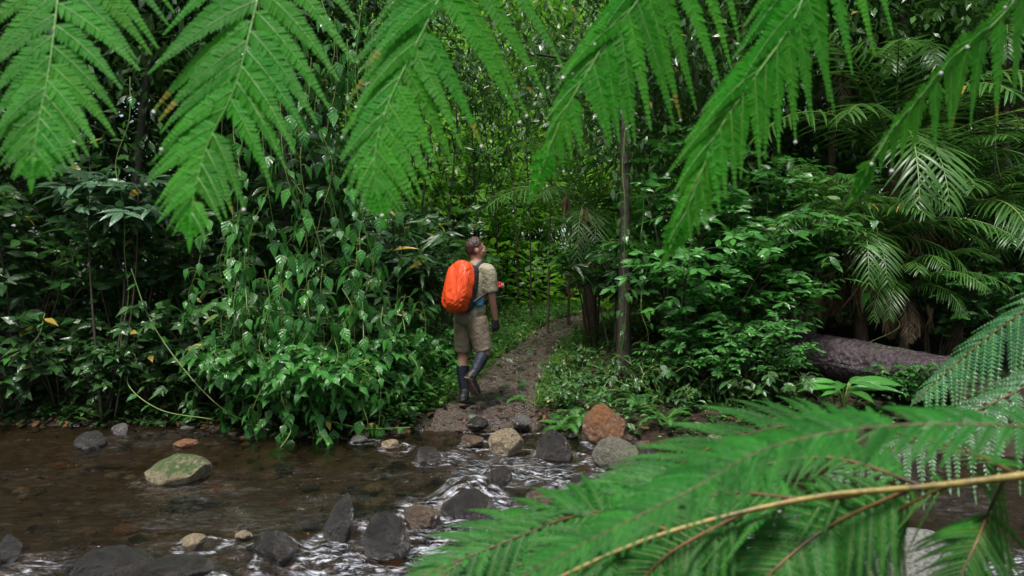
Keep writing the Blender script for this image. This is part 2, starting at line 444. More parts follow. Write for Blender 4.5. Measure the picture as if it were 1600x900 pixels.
# ------------------------------------------------------------------ water
ROCKS = []      # filled below: (x, y, r) of stones that stir the water
def P0(px, py):             # point of the water plane seen at a pixel
    Y = CAM_H * F / (py - 450.0)
    return (px - 800) / F * Y, Y
RAP = [(700, 715, .35, .9), (780, 735, .5, 1), (850, 745, .45, 1), (900, 755, .4, 1), (735, 790, .38, 1.2), (660, 790, .3, .9),
       (640, 850, .35, 1), (500, 860, .28, 1.1), (560, 880, .3, 1), (440, 855, .14, .9), (700, 840, .3, 1), (990, 720, .22, 1.1),
       (960, 745, .3, .9), (300, 885, .25, .7), (60, 880, .3, .7), (1350, 850, .5, 1), (1150, 800, .6, 1), (1550, 850, .5, 1), (620, 720, .3, .5),
       (900, 820, .5, 1), (400, 690, .5, .25), (130, 690, .6, .3), (60, 740, .5, .45), (470, 735, .4, .45), (330, 760, .35, .4), (170, 800, .4, .35)]
RAPW = [(*P0(a, b), r, s) for a, b, r, s in RAP]
def turb(x, y):
    t = np.zeros_like(x)
    for a, b, r, s in RAPW:
        t = np.maximum(t, s * np.exp(-(((x - a) / r) ** 2 + ((y - b) / r) ** 2)))
    for a, b, rx, ry, s in ROCKS:      # collars of broken water, longer on the downstream side
        dd = np.hypot((x - a - .06) / (rx + .05), (y - b + .05) / (ry + .06))
        t = np.maximum(t, s * .95 * np.exp(-((dd - 1.0) / .28) ** 2))
    patch = np.clip(.5 + .5 * sn(x, y * 2.4, 1.7) + .3 * sn(y * 2, x, 3.1), 0, 1)
    return np.maximum(t, .50 * patch)
def water_z(X, Y):
    t = turb(X, Y)
    z = np.zeros_like(X)
    flat = np.stack([X.ravel(), Y.ravel()], 1); tf = t.ravel()
    out = np.zeros(len(flat))
    for i, (a, b) in enumerate(flat):
        if a * a > 26 or b < 2.2:
            continue
        k = tf[i]
        h = 0.008 * mnoise.noise((a * 3.2, b * 7.5, 1.0)) + 0.006 * mnoise.noise((a * 9, b * 19, 4.0)) + 0.004 * abs(mnoise.noise((a * 11 + b * 3, b * 27, 8.0)))
        if k > 0.05:
            h += k * (0.034 * mnoise.noise((a * 4.0 + 0.8 * b, b * 6.5, 2.0)) + 0.022 * mnoise.noise((a * 10, b * 17, 7.0)) + 0.010 * mnoise.noise((a * 22, b * 40, 9.0)))
        out[i] = h
    z = out.reshape(X.shape)
    # the pool spills over the stones at its near edge
    drop = -0.10 * sstep((4.15 - Y + 0.25 * (X + 1.0)) / 0.6)
    z = z + drop
    # humps of water sliding over hidden stones
    for px, py, r, hh in ((735, 772, .22, .14), (600, 815, .2, .08), (665, 712, .13, .07), (780, 742, .12, .06), (860, 760, .14, .05), (430, 852, .13, .06)):
        a, b = P0(px, py)
        z = z + hh * np.exp(-(((X - a) / r) ** 2 + ((Y - b) / (r * .8)) ** 2) ** 2)
    return z

def water_material():
    m, nt, out = new_mat('stream_water')
    tc = N_(nt, 'ShaderNodeTexCoord')
    mp = N_(nt, 'ShaderNodeMapping'); mp.inputs['Scale'].default_value = (1, 2.8, 1)
    nt.links.new(tc.outputs['Object'], mp.inputs[0]); v = mp.outputs[0]
    at = N_(nt, 'ShaderNodeAttribute', attribute_name='rnd')
    t = at.outputs['Fac']
    n1 = noise_(nt, v, 7, 4, 0.55, 0.4); n2 = noise_(nt, v, 26, 4, 0.6, 0.3)
    h = math_(nt, 'ADD', math_(nt, 'MULTIPLY', n1, 0.6), math_(nt, 'MULTIPLY', n2, 0.25))
    st = math_(nt, 'MULTIPLY_ADD', t, 0.45, 0.55)
    b = N_(nt, 'ShaderNodeBump', inp={'Distance': 0.07}); nt.links.new(h, b.inputs['Height']); nt.links.new(st, b.inputs['Strength'])
    fr = N_(nt, 'ShaderNodeFresnel', inp={'IOR': 1.33}); nt.links.new(b.outputs[0], fr.inputs['Normal'])
    tr = N_(nt, 'ShaderNodeBsdfTransparent'); tr.inputs[0].default_value = (0.52, 0.47, 0.39, 1)
    gl = N_(nt, 'ShaderNodeBsdfGlossy', inp={'Roughness': 0.06}); nt.links.new(b.outputs[0], gl.inputs['Normal'])
    gl.inputs[0].default_value = (1, 1, 1, 1)
    mx = N_(nt, 'ShaderNodeMixShader')
    nt.links.new(fr.outputs[0], mx.inputs[0]); nt.links.new(tr.outputs[0], mx.inputs[1]); nt.links.new(gl.outputs[0], mx.inputs[2])
    # white water: bubbles in the broken water below the stones, plus glints painted as pale streaks
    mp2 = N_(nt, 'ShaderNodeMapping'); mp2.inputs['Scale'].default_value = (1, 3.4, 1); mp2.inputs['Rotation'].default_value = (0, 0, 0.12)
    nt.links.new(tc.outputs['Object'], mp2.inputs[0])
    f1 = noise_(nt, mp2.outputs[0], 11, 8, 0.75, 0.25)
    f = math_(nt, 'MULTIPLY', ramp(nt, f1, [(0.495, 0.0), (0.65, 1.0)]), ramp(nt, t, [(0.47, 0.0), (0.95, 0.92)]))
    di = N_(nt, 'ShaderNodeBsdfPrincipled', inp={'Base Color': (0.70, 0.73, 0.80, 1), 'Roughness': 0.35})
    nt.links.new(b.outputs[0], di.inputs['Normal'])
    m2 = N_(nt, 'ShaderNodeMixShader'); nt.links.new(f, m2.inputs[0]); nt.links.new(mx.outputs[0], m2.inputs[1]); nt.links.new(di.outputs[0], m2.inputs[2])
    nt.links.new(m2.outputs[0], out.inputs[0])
    return m
# ------------------------------------------------------------------ rocks
def ico(sub):
    import bmesh
    bm = bmesh.new(); bmesh.ops.create_icosphere(bm, subdivisions=sub, radius=1.0)
    v = np.array([x.co[:] for x in bm.verts]); f = np.array([[y.index for y in x.verts] for x in bm.faces]); bm.free()
    return v, f
ICO4 = ico(5); ICO2 = ico(2); ICO1 = ico(1)

def rock_shape(seed, size, cuts=9, rough=0.10, base=ICO4, round_=0.0):
    rng = np.random.default_rng(seed)
    v, f = base; v = v.copy()
    for _ in range(cuts):
        n = nz(rng.normal(0, 1, 3)); d = rng.uniform(0.55 + round_, 0.90)
        ex = v @ n - d
        v = v - np.where(ex > 0, ex * 0.93, 0)[:, None] * n
    if rough:
        o = rng.random(3) * 50
        a = np.array([mnoise.fractal(Vector(p * 1.6 + o), 0.9, 2.1, 6) + .5 * (.3 - abs(mnoise.noise(Vector(p * 3.1 + o)))) + .25 * mnoise.noise(Vector(p * 11 + o)) for p in v])
        v = v * (1 + rough * a)[:, None]
    return v * np.asarray(size), f

def rock(px, py, w, h, mat, label, seed, depth=None, base_y=None, sink=0.25, rot=0.0, cuts=9, rough=0.13, rnd=0.0, Y=None, z=None, group=None, tilt=0.0, peak=None):
    """px, py: photo pixel of the rock's foot; w, h: its seen size in photo pixels"""
    if Y is None: Y = CAM_H * F / (py - 450.0)
    sx = w / F * Y / 2; sz = h / F * Y
    sy = depth if depth else sx * 0.8
    zz = (CAM_H - (py - 450) / F * Y) if z is None else z
    v, f = rock_shape(seed, (sx * 1.0, sy * 1.0, sz * (0.5 + sink) * 1.0), cuts, rough, ICO4, rnd)
    if peak:        # the rock narrows to an edge near its top, leaning to one side
        k = np.clip((v[:, 2] / v[:, 2].max() + .35) / 1.35, 0, 1)
        v = v * np.stack([1 - .52 * k ** 1.5, 1 - .5 * k, np.ones(len(v))], 1) + np.stack([k * peak * sx, 0 * k, k * sz * .12], 1)
    c, s = math.cos(tilt), math.sin(tilt)
    v = v @ np.array([[c, 0, -s], [0, 1, 0], [s, 0, c]])
    ROCKS.append(((px - 800) / F * Y, Y + sy * .5, sx, sy, .55 if (px < 400 and Y > 4.3) else 1.0))
    mb = MB(); mb.add(v, f)
    o = mb.build('rock', M[mat])
    o.location = ((px - 800) / F * Y, Y + sy * 0.5, zz + sz * (0.5 - sink))
    o.rotation_euler = (0, 0, rot)
    tag(o, label, 'rock', group)
    return o

rock(267, 752, 108, 38, 'rock_moss', 'rounded tan boulder with green moss on top, alone in the left pool', 11, rnd=.12, rough=.05)
rock(790, 710, 58, 38, 'rock_tan', 'pale tan speckled rock at the water edge below the muddy path', 12, rnd=.08, rough=.06)
rock(946, 694, 66, 50, 'rock_orange', 'rusty orange brown boulder on the bank, just above a grey-green one', 13, rnd=.2, rough=.10, cuts=7, Y=6.55, z=0.06)
rock(966, 731, 78, 46, 'rock_green', 'grey green speckled boulder below the rusty orange one', 14, rnd=.1, rough=.06)
rock(868, 718, 66, 46, 'rock_dark', 'black angular wet rock left of the orange boulder', 15, cuts=14, rough=.08)
rock(668, 722, 40, 24, 'rock_dark', 'small rounded wet grey stone with water around it, left of the pale tan rock', 16, rnd=.1)
rock(524, 842, 70, 62, 'rock_dark', 'dark pointed rock with a bare peak standing out of the rapids', 27, cuts=16, rough=.10, peak=.38)
rock(604, 862, 86, 60, 'rock_dark', 'wet grey slab leaning beside the dark pointed rock', 18, cuts=14, rough=.10, peak=-.1)
rock(148, 914, 140, 48, 'rock_dark', 'long wet grey rock at the bottom left with a shiny top', 19, cuts=12, rough=.1)
rock(266, 914, 124, 38, 'rock_dark', 'low wet dark rock right of the long shiny one at the bottom left', 20, cuts=12, rough=.1)
rock(8, 880, 40, 40, 'rock_dark', 'dark wet rock cut by the left edge of the picture above the water', 21, cuts=10)
rock(136, 700, 50, 25, 'rock_dark', 'low black stone in the shaded water under the left bank', 22, rnd=.05)
rock(186, 680, 27, 18, 'rock_grey', 'small grey stone under the left bank near the black one', 23, rnd=.1)
rock(288, 697, 34, 12, 'rock_orange', 'small orange brown stone lying in the pool behind the mossy boulder', 24, rnd=.1)
rock(738, 806, 96, 34, 'rock_dark', 'dark rock with white water pouring over its face in the rapids', 25, cuts=12, sink=.6)
rock(660, 822, 72, 30, 'rock_brown', 'flat brown wet stone between the grey slab and the pouring water', 26, cuts=12)
rock(780, 752, 40, 26, 'rock_dark', 'dark stone in the rapids below the pale tan rock', 28, cuts=10)
rock(738, 697, 40, 18, 'rock_brown', 'small brownish stone half under water left of the pale tan rock', 29, rnd=.06)
rock(428, 868, 64, 34, 'rock_dark', 'dark wet rock with water spilling over it left of the pointed rock', 30, cuts=10, sink=.35)
rock(378, 842, 28, 12, 'rock_tan', 'small yellowish pebble stone showing in the pool left of the pointed rock', 31, rnd=.12)
rock(300, 850, 44, 12, 'rock_tan', 'flat tan stone just under the water behind the low dark rock', 32, rnd=.12, sink=.5)
rock(745, 672, 36, 13, 'rock_dark', 'flat dark stone set in the foot of the path', 33, rnd=.1, Y=7.15, z=.05)
rock(815, 668, 30, 14, 'rock_grey', 'flat grey stone on the path edge behind the pale tan rock', 34, rnd=.1, Y=7.1, z=.07)
rock(1010, 735, 40, 44, 'rock_dark', 'dark wet stone right of the grey green boulder with water running past', 35, cuts=10)
rock(1430, 925, 190, 84, 'rock_white', 'large whitish rock showing through the fern fronds at the bottom right', 36, rnd=.06, Y=3.6)
rock(1318, 925, 90, 56, 'rock_dark', 'dark rock left of the whitish one under the fern fronds', 37, cuts=10, Y=3.6)
rock(610, 700, 34, 12, 'rock_tan', 'low brown stone at the edge of the hanging leaves', 38, rnd=.1)
rock(905, 762, 44, 20, 'rock_dark', 'low black stone in the broken water under the grey green boulder', 39, cuts=10)
rock(845, 790, 50, 22, 'rock_brown', 'low brown stone in the broken water right of the pouring rock', 40, cuts=10)
rock(1168, 815, 80, 34, 'rock_brown', 'brown wet stone seen through gaps in the lower fern', 41, cuts=10)
rock(560, 690, 26, 9, 'rock_grey', 'little grey stone beside trailing creeper tips in the water', 42, rnd=.1)
rock(700, 905, 70, 30, 'rock_brown', 'reddish brown stone at the bottom edge under the frond tip', 43, cuts=9)

# the water, stirred by the stones built above
wx = np.concatenate([[-60, -30, -15, -8], np.linspace(-5, 5, 430), [8, 15, 30, 60]])
wy = np.concatenate([[1.7, 2.0], np.linspace(2.3, 7.9, 300)])
X, Y = np.meshgrid(wx, wy)
v = np.stack([X, Y, water_z(X, Y)], -1).reshape(-1, 3)
idx = np.arange(len(v)).reshape(X.shape)
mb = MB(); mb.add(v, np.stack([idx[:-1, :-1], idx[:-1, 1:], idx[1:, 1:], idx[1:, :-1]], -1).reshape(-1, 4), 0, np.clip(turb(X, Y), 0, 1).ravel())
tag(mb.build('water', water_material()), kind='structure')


# pebbles of the bed and the path: nobody could count them
def pebbles(name, n, seed, place, smin, smax, mats, label):
    rng = np.random.default_rng(seed); mb = MB()
    shapes = [rock_shape(900 + i, (1, .8, .5), 6, .05, ICO2, .05) for i in range(6)]
    pts = place(rng, n)
    for (x, y, z) in pts:
        v, f = shapes[rng.integers(6)]
        s = smin * (smax / smin) ** (rng.random() ** 1.6); a = rng.random() * 6.28; c, si = math.cos(a), math.sin(a)
        w = v * s
        w = np.stack([w[:, 0] * c - w[:, 1] * si + x, w[:, 0] * si + w[:, 1] * c + y, w[:, 2] + z], 1)
        mb.add(w, f, rng.integers(len(mats)), rng.random())
    o = mb.build(name, [M[k] for k in mats]); tag(o, label, 'gravel', kind='stuff'); return o
def bed_pts(rng, n):
    x = rng.uniform(-4.5, 4, n); y = rng.uniform(2.8, 7, n)
    return np.stack([x, y, H(x, y) + 0.005], 1)
def path_pts(rng, n):
    y = 6.9 + 7.5 * rng.random(n) ** 1.5; x = path_x(y) + rng.normal(0, .4, n) * path_w(y)
    return np.stack([x, y, Hraw(x, y) + 0.004], 1)
def edge_pts(rng, n):
    x = rng.uniform(-5, 1.6, n); y = bank_y(x) + rng.normal(-.05, .12, n)
    return np.stack([x, y, H(x, y) + 0.01], 1)
pebbles('gravel', 1100, 1, bed_pts, .018, .10, ['rock_tan', 'rock_brown', 'rock_brown', 'rock_grey', 'rock_dark', 'rock_orange'], 'brown and tan pebbles lying on the bed of the stream')
pebbles('gravel', 110, 5, path_pts, .03, .085, ['rock_dark', 'rock_brown', 'rock_dark'], 'flat wet stones bedded in the path')
pebbles('gravel', 1700, 2, path_pts, .008, .045, ['rock_grey', 'rock_dark', 'rock_brown', 'rock_brown'], 'wet dark gravel and small stones strewn along the path')
def cob_pts(rng, n):
    x = np.concatenate([rng.normal(-.35, .8, n), rng.normal(-2.0, .7, n // 2)]); y = np.concatenate([rng.normal(4.6, .9, n), rng.normal(3.7, .25, n // 2)])
    y = np.clip(y, 3.4, 6.6); return np.stack([x, y, H(x, y) + .05], 1)
pebbles('gravel', 90, 4, cob_pts, .05, .13, ['rock_dark', 'rock_brown', 'rock_grey', 'rock_dark', 'rock_tan'], 'half drowned cobbles scattered through the rapids')
pebbles('gravel', 260, 3, edge_pts, .015, .07, ['rock_dark', 'rock_brown', 'rock_grey', 'rock_dark'], 'small stones along the foot of the far bank')

# ------------------------------------------------------------------ plant makers
def ground_at(px, Y, dz=0.0):
    x = (px - 800) / F * Y
    return (x, Y, float(H(x, Y)) + dz)

def make_shrub(name, seed, Ht, R, nst, ntw, kind, L, W, mat, stem='stem_brown', low=0.3, flat=0.5, droop=.25, twl=.35, step=None, n=4, spread=1.0, lean=(0, 0)):
    rng = np.random.default_rng(seed)
    st, lf = MB(), MB()
    B, D, N, LL = [], [], [], []
    step = step or L * 0.55
    for s in range(nst):
        a = rng.random() * 6.283; out = R * rng.uniform(.35, 1.0) * spread
        tip = np.array([math.cos(a) * out + lean[0], math.sin(a) * out + lean[1], Ht * rng.uniform(.6, 1.02)])
        b0 = np.array([math.cos(a), math.sin(a), 0]) * rng.uniform(.02, .15) * R
        mid = b0 * .5 + tip * .45 + np.array([rng.normal(0, .05), rng.normal(0, .05), Ht * .12])
        c = spline([b0, mid, tip], 14)
        r0 = 0.006 + 0.006 * Ht * rng.uniform(.6, 1.2)
        tube(st, c, np.linspace(r0, .003, 14), 6)
        T = tangents(c)
        for _ in range(ntw):
            i = int(np.clip(14 * (low + (1 - low) * rng.random() ** .8), 0, 13))
            p0 = c[i]
            az = rng.random() * 6.283
            d = nz(T[i] * rng.uniform(.2, .7) + np.array([math.cos(az), math.sin(az), rng.uniform(-.25, .45)]))
            ln = twl * rng.uniform(.5, 1.25)
            q = spline([p0, p0 + d * ln * .5 + UP * .02, p0 + d * ln - UP * ln * .18], 6)
            tube(st, q, np.linspace(.004, .0015, 6), 4)
            TT = tangents(q)
            k = max(2, int(ln / step))
            for j in range(k):
                t = (j + .6) / k * 5; ii = min(int(t), 4); pp = q[ii] * (1 - (t - ii)) + q[min(ii + 1, 5)] * (t - ii)
                sd = nz(np.cross(TT[ii], UP) + 1e-6)
                for sg in (-1, 1):
                    if rng.random() < .12: continue
                    B.append(pp); D.append(TT[ii] * .6 + sg * sd * .85 + UP * rng.normal(-.1, .22) + rng.normal(0, .12, 3))
                    N.append(UP * flat + rng.normal(0, .28, 3) + np.array([pp[0], pp[1], 0]) / (math.hypot(pp[0], pp[1]) + .15) * .55); LL.append(L * rng.uniform(.65, 1.15))
            B.append(q[-1]); D.append(TT[-1]); N.append(UP * .8 + rng.normal(0, .25, 3) + np.array([pp[0], pp[1], 0]) / (math.hypot(pp[0], pp[1]) + .15) * .5); LL.append(L * rng.uniform(.9, 1.15))
    LL = np.array(LL)
    leaves(lf, np.array(B), np.array(D), np.array(N), LL, LL * (W / L), kind, n, droop * rng.uniform(.4, 1.6, len(LL)), .18, 0, rng.random(len(LL)), rng)
    root = empty(name)
    st.build('stem', M[stem], root); lf.build('foliage', mat, root)
    return root

def make_tree(name, seed, Ht, cz0, CR, nclump, per, kind, L, W, mat, bark, r0=.12, n=2, clump=.45, limbs=6, lean=(0, 0), flatc=.8):
    rng = np.random.default_rng(seed)
    tr, cr = MB(), MB()
    top = np.array([lean[0], lean[1], Ht * .93])
    c = spline([(0, 0, -.15), (lean[0] * .2 + rng.normal(0, .06), lean[1] * .2 + rng.normal(0, .06), Ht * .3), (lean[0] * .6 + rng.normal(0, .1), lean[1] * .6, Ht * .65), top], 24)
    tube(tr, c, r0 * np.linspace(1, .22, 24) * (1 + .35 * np.exp(-np.arange(24) / 1.2)), 10)
    cc = np.array([lean[0] * .7, lean[1] * .7, (cz0 + Ht) / 2]); ch = (Ht - cz0) / 2
    cen = []
    while len(cen) < nclump:
        q = rng.uniform(-1, 1, 3)
        if (q ** 2).sum() < 1 and (q ** 2).sum() > .12 * rng.random():
            cen.append(cc + q * np.array([CR, CR, ch * 1.05]) * rng.uniform(.85, 1.12))
    cen = np.array(cen)
    for i in range(limbs):
        e = cen[rng.integers(nclump)]
        k = int(np.clip(np.searchsorted(c[:, 2], e[2] - .35 * CR), 3, 22))
        tube(tr, spline([c[k], (c[k] + e) / 2 + UP * .1, e], 8), np.linspace(r0 * .42, .012, 8), 6)
    B = np.repeat(cen, per, 0) + rng.normal(0, 1, (nclump * per, 3)) * clump * np.array([1, 1, .6])
    m = len(B)
    D = nz(B - np.repeat(cen, per, 0)) * .7 + rng.normal(0, .6, (m, 3)) + np.array([0, 0, -.35])
    Nn = np.array([0, -.15, flatc]) + rng.normal(0, .45, (m, 3))
    LL = L * rng.uniform(.6, 1.25, m)
    leaves(cr, B, D, Nn, LL, LL * W / L, kind, n, .2, .18, 0, rng.random(m), rng)
    root = empty(name)
    tr.build('trunk', M[bark], root); cr.build('crown', mat, root)
    return root

def palm_frond(seed, Lf, elev, az, nl, ll, lw, mat_i=0, droopf=.5, p0=(0, 0, 0), hang=.35):
    rng = np.random.default_rng(seed); mb = MB()
    h = np.array([math.cos(az), math.sin(az), 0])
    t = np.linspace(0, 1, 26)
    ang = elev - droopf * 2.2 * t ** 1.4
    step = Lf / 25
    pts = np.array(p0) + np.cumsum(np.concatenate([[[0, 0, 0]], step * (np.cos(ang)[1:, None] * h + np.sin(ang)[1:, None] * UP)]), 0)
    tube(mb, pts, np.linspace(.012, .002, 26), 6, 1)
    T = tangents(pts); S = nz(np.cross(T, UP)); N = np.cross(S, T)
    k = np.linspace(.14, .99, nl); ii = k * 25; i0 = np.clip(ii.astype(int), 0, 24); fr = (ii - i0)[:, None]
    pp = pts[i0] * (1 - fr) + pts[i0 + 1] * fr
    for sg in (-1, 1):
        w = np.sin(np.pi * np.clip(k * .9 + .12, 0, 1)) ** .7
        L = ll * (0.35 + .65 * w) * rng.uniform(.88, 1.1, nl)
        d = T[i0] * (.55 + .5 * k)[:, None] + sg * S[i0] * .8 - UP * rng.uniform(.05, hang, nl)[:, None] + N[i0] * .15
        leaves(mb, pp, d, N[i0] + rng.normal(0, .12, (nl, 3)) + sg * S[i0] * .0, L, lw * rng.uniform(.8, 1.15, nl), 'strap', 5, rng.uniform(.12, .45, nl), .25, 0, rng.random(nl), None)
    return mb

def make_palm(name, seed, trunk_h, r, nf, Lf, ll, lw, elevs=(.3, 1.25), dead=2, trunk_lean=(0, 0)):
    rng = np.random.default_rng(seed); root = empty(name)
    top = np.array([trunk_lean[0], trunk_lean[1], trunk_h])
    tb = MB(); c = spline([(0, 0, -.1), (trunk_lean[0] * .4, trunk_lean[1] * .4, trunk_h * .5), top], 12)
    tube(tb, c, r * np.linspace(1.15, .85, 12), 10); tb.build('trunk', M['bark_palm'], root)
    for i in range(nf):
        az = (-1.57 + (rng.random() * 2 - 1) * 1.6) if i % 2 else i * 2.4 + rng.normal(0, .4)
        e = elevs[0] + (elevs[1] - elevs[0]) * rng.random()
        palm_frond(seed * 50 + i, Lf * rng.uniform(.8, 1.15), e, az, 25, ll, lw, droopf=rng.uniform(.5, .85), p0=top, hang=.45).build('frond', [M['palm'], M['stem_green']], root)
    for i in range(dead):
        az = rng.random() * 6.28
        o = palm_frond(seed * 70 + i, Lf * rng.uniform(.45, .7), -.9, az, 16, ll * .7, lw * .9, droopf=.3, p0=top - UP * .08, hang=1.2).build('dead_frond', [M['dead'], M['stem_brown']], root)
        o['label'] = 'dry brown frond hanging under the crown'
    return root

def make_fern(name, seed, nf, Lf, pl, pw, mat='fern_small', elev=(.5, 1.1), az0=0.0, fan=6.283):
    rng = np.random.default_rng(seed); root = empty(name)
    for i in range(nf):
        az = az0 + fan * (i / nf) + rng.normal(0, .15); mb = MB()
        L = Lf * rng.uniform(.75, 1.15); e = rng.uniform(*elev)
        t = np.linspace(0, 1, 20); ang = e - 1.7 * t ** 1.3
        h = np.array([math.cos(az), math.sin(az), 0])
        pts = np.cumsum(np.concatenate([[[0, 0, 0.02]], L / 19 * (np.cos(ang)[1:, None] * h + np.sin(ang)[1:, None] * UP)]), 0)
        tube(mb, pts, np.linspace(.004, .001, 20), 4, 1)
        T = tangents(pts); S = nz(np.cross(T, UP)); N = np.cross(S, T)
        k = np.linspace(.12, .99, 30); ii = k * 19; i0 = np.clip(ii.astype(int), 0, 18); fr = (ii - i0)[:, None]
        pp = pts[i0] * (1 - fr) + pts[i0 + 1] * fr
        for sg in (-1, 1):
            Lp = pl * np.interp(k, [0, .25, .6, 1], [.5, 1, .8, .08]) * rng.uniform(.9, 1.1, 30)
            d = T[i0] * .45 + sg * S[i0] - UP * .15
            for q in range(30):       # each leaflet is a rib with small lobes on both sides
                nlb = 7
                s = np.linspace(.05, .92, nlb); base = pp[q] + nz(d[q]) * Lp[q] * s[:, None]
                side = nz(np.cross(nz(d[q]), N[i0[q]]))
                for g in (-1, 1):
                    leaves(mb, base, nz(d[q]) * .5 + g * side, N[i0[q]] + rng.normal(0, .1, 3), pw * .6 * (1 - s * .8), Lp[q] / nlb * 1.1, 'lobe', 2, .1, .1, 0, np.full(nlb, rng.random()))
        mb.build('frond', [M[mat], M['stem_green']], root)
    return root

def place(root, loc, rz=0.0, s=1.0, label=None, cat=None, group=None):
    root.location = loc; root.rotation_euler = (0, 0, rz); root.scale = (s, s, s)
    tag(root, label, cat, group)
    return root

def hanging_vine(px, Y, ytop, ybot, seed, label, dens=1.0, L=.15, sway=.10, thick=.005, mat='leaf_vine', low_bias=0.0, group='vines hanging in the leafy curtain', dx=0.0):
    rng = np.random.default_rng(seed)
    a, b = P(px, ytop, Y), P(px + dx, ybot, Y)
    n = 8; q = np.linspace(0, 1, n)[:, None]
    pts = a * (1 - q) + b * q + rng.normal(0, 1, (n, 3)) * np.array([sway, sway * .7, .02]) * np.sin(q * 2.6 + .2)
    c = spline(pts, 60)
    o = np.array(c[-1]); root = empty('hanging_vine', tuple(c[0])); c = c - c[0]
    st, lf = MB(), MB()
    tube(st, c, np.linspace(thick, thick * .6, 60), 5)
    length = np.linalg.norm(a - b)
    m = int(length / .10 * dens)
    t = rng.random(m) ** (1 - low_bias * .5) * 59; i0 = np.clip(t.astype(int), 0, 58); fr = (t - i0)[:, None]
    B = c[i0] * (1 - fr) + c[i0 + 1] * fr
    az = rng.random(m) * 6.283
    out = np.stack([np.cos(az), np.sin(az) * .8 - .25, 0 * az], 1)
    pet = rng.uniform(.02, .09, m)[:, None]
    B2 = B + out * pet
    for k in range(0, m):
        tube(st, np.array([B[k], B[k] + out[k] * pet[k] * .6 + UP * .012, B2[k]]), .0018, 4, 0, .5, False)
    D = out * rng.uniform(.15, .6, m)[:, None] + np.array([0, 0, -1]) + rng.normal(0, .15, (m, 3))
    LL = L * rng.uniform(.35, 1.2, m)
    leaves(lf, B2, D, out * .9 + np.array([0, -.35, .55]) + rng.normal(0, .25, (m, 3)), LL, LL * .62, 'heart', 6, rng.uniform(0, .3, m), .22, 0, rng.random(m), rng)
    st.build('stem', M['stem_green'], root); lf.build('foliage', M[mat], root)
    tag(root, label, 'vine', group)
    return root

# ------------------------------------------------------------------ far trees and the forest behind
def rep(proto, spots, labels):
    """spots: (x, y, rz, scale); the first moves the prototype itself"""
    for i, (x, y, rz, s) in enumerate(spots):
        lab = labels[i] if isinstance(labels, (list, tuple)) else labels
        loc = (x, y, float(H(x, y)) - .02)
        if i == 0:
            place(proto, loc, rz, s); proto['label'] = lab
        else:
            copy_thing(proto, loc, rz, s, lab)

rg = np.random.default_rng(21)
# sunlit yellow-green trees of the clearing at the end of the path
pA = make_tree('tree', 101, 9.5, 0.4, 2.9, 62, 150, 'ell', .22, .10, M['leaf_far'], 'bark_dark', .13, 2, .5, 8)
tag(pA, None, 'tree', 'sunlit trees far beyond the path')
rep(pA, [(-3.6, 20, .2, 1.0), (-.9, 22.5, 1.5, 1.1), (1.8, 20.5, 2.7, .95), (4.6, 22, 4.1, 1.1), (-6.6, 22.5, 5.2, 1.1), (-.3, 25.5, .9, 1.5), (3.4, 25.5, 2.0, 1.5), (-3.8, 26, 3.0, 1.5)],
    'yellow green sunlit tree far beyond the end of the path')
pB = make_tree('tree', 102, 12.5, 1.0, 3.4, 90, 150, 'ell', .20, .085, M['leaf_canopy'], 'bark_dark', .18, 2, .55, 9)
tag(pB, None, 'tree', 'tall dark trees closing off the forest')
rep(pB, [(-16, 23, 0, 1.2), (-11, 22, 1, 1.1), (8.5, 21, 2, 1.1), (13, 22, 3, 1.15), (18, 24, 4, 1.2), (-21, 26, 5, 1.3), (23, 27, 2.2, 1.3), (-8, 27, .7, 1.3), (-2, 28, 3.3, 1.4), (5, 28, 5.5, 1.35), (11, 29, 1.9, 1.4)],
    'tall dark leafed tree closing off the forest behind the rest')
# unseen trees added on the near bank, behind the viewpoint, to block low sky
pH = copy_thing(pB, (-9, -7, 0), .4, 1.0, 'tall dark tree outside the picture, added to block low sky light')
pH['group'] = 'unseen trees added to block low sky light'
for x, y, rz, sc0 in [(-4, -8, 1.4, 1.0), (1, -7.5, 2.4, .95), (6, -8, 3.4, 1.05), (11, -6.5, 4.4, 1.0), (-14, -4, 5.4, 1.0), (15, -2, .9, 1.0), (-15, 2.5, 1.9, 1.0), (16, 4, 2.9, 1.0)]:
    copy_thing(pH, (x, y, 0), rz, sc0)
# the denser dark wood on both sides of the path
pC = make_tree('tree', 103, 7.6, 0.8, 1.9, 64, 120, 'ell', .17, .065, M['leaf_canopy'], 'bark_dark', .10, 2, .38, 8)
tag(pC, None, 'tree', 'dark small leafed trees on the left of the path')
rep(pC, [(-9.2, 12.2, 0, 1.0), (-7.2, 11.2, 1.1, 1.05), (-5.4, 12.0, 2.3, 1.0), (-3.9, 11.0, 3.6, .95), (-10.6, 10.2, 4.2, 1.1), (-4.6, 14.2, 5.1, 1.0), (-12, 14, .6, 1.2), (-6.2, 15, 1.8, 1.2)],
    'dark small leafed tree in the shade left of the path')
pD = make_tree('tree', 104, 7.4, 0.6, 1.8, 58, 120, 'lance', .19, .06, M['leaf_canopy'], 'bark_dark', .09, 2, .38, 8)
tag(pD, None, 'tree', 'dark narrow leafed trees on the right of the path')
rep(pD, [(3.1, 11.4, 0, 1.0), (4.9, 12.2, 1.2, 1.05), (6.9, 11.6, 2.2, 1.05), (9.0, 12.4, 3.4, 1.1), (11.2, 12.0, 4.6, 1.15), (3.9, 14.8, 5.6, 1.1), (7.5, 15.4, .9, 1.2)],
    'dark narrow leafed tree in the shade right of the path')
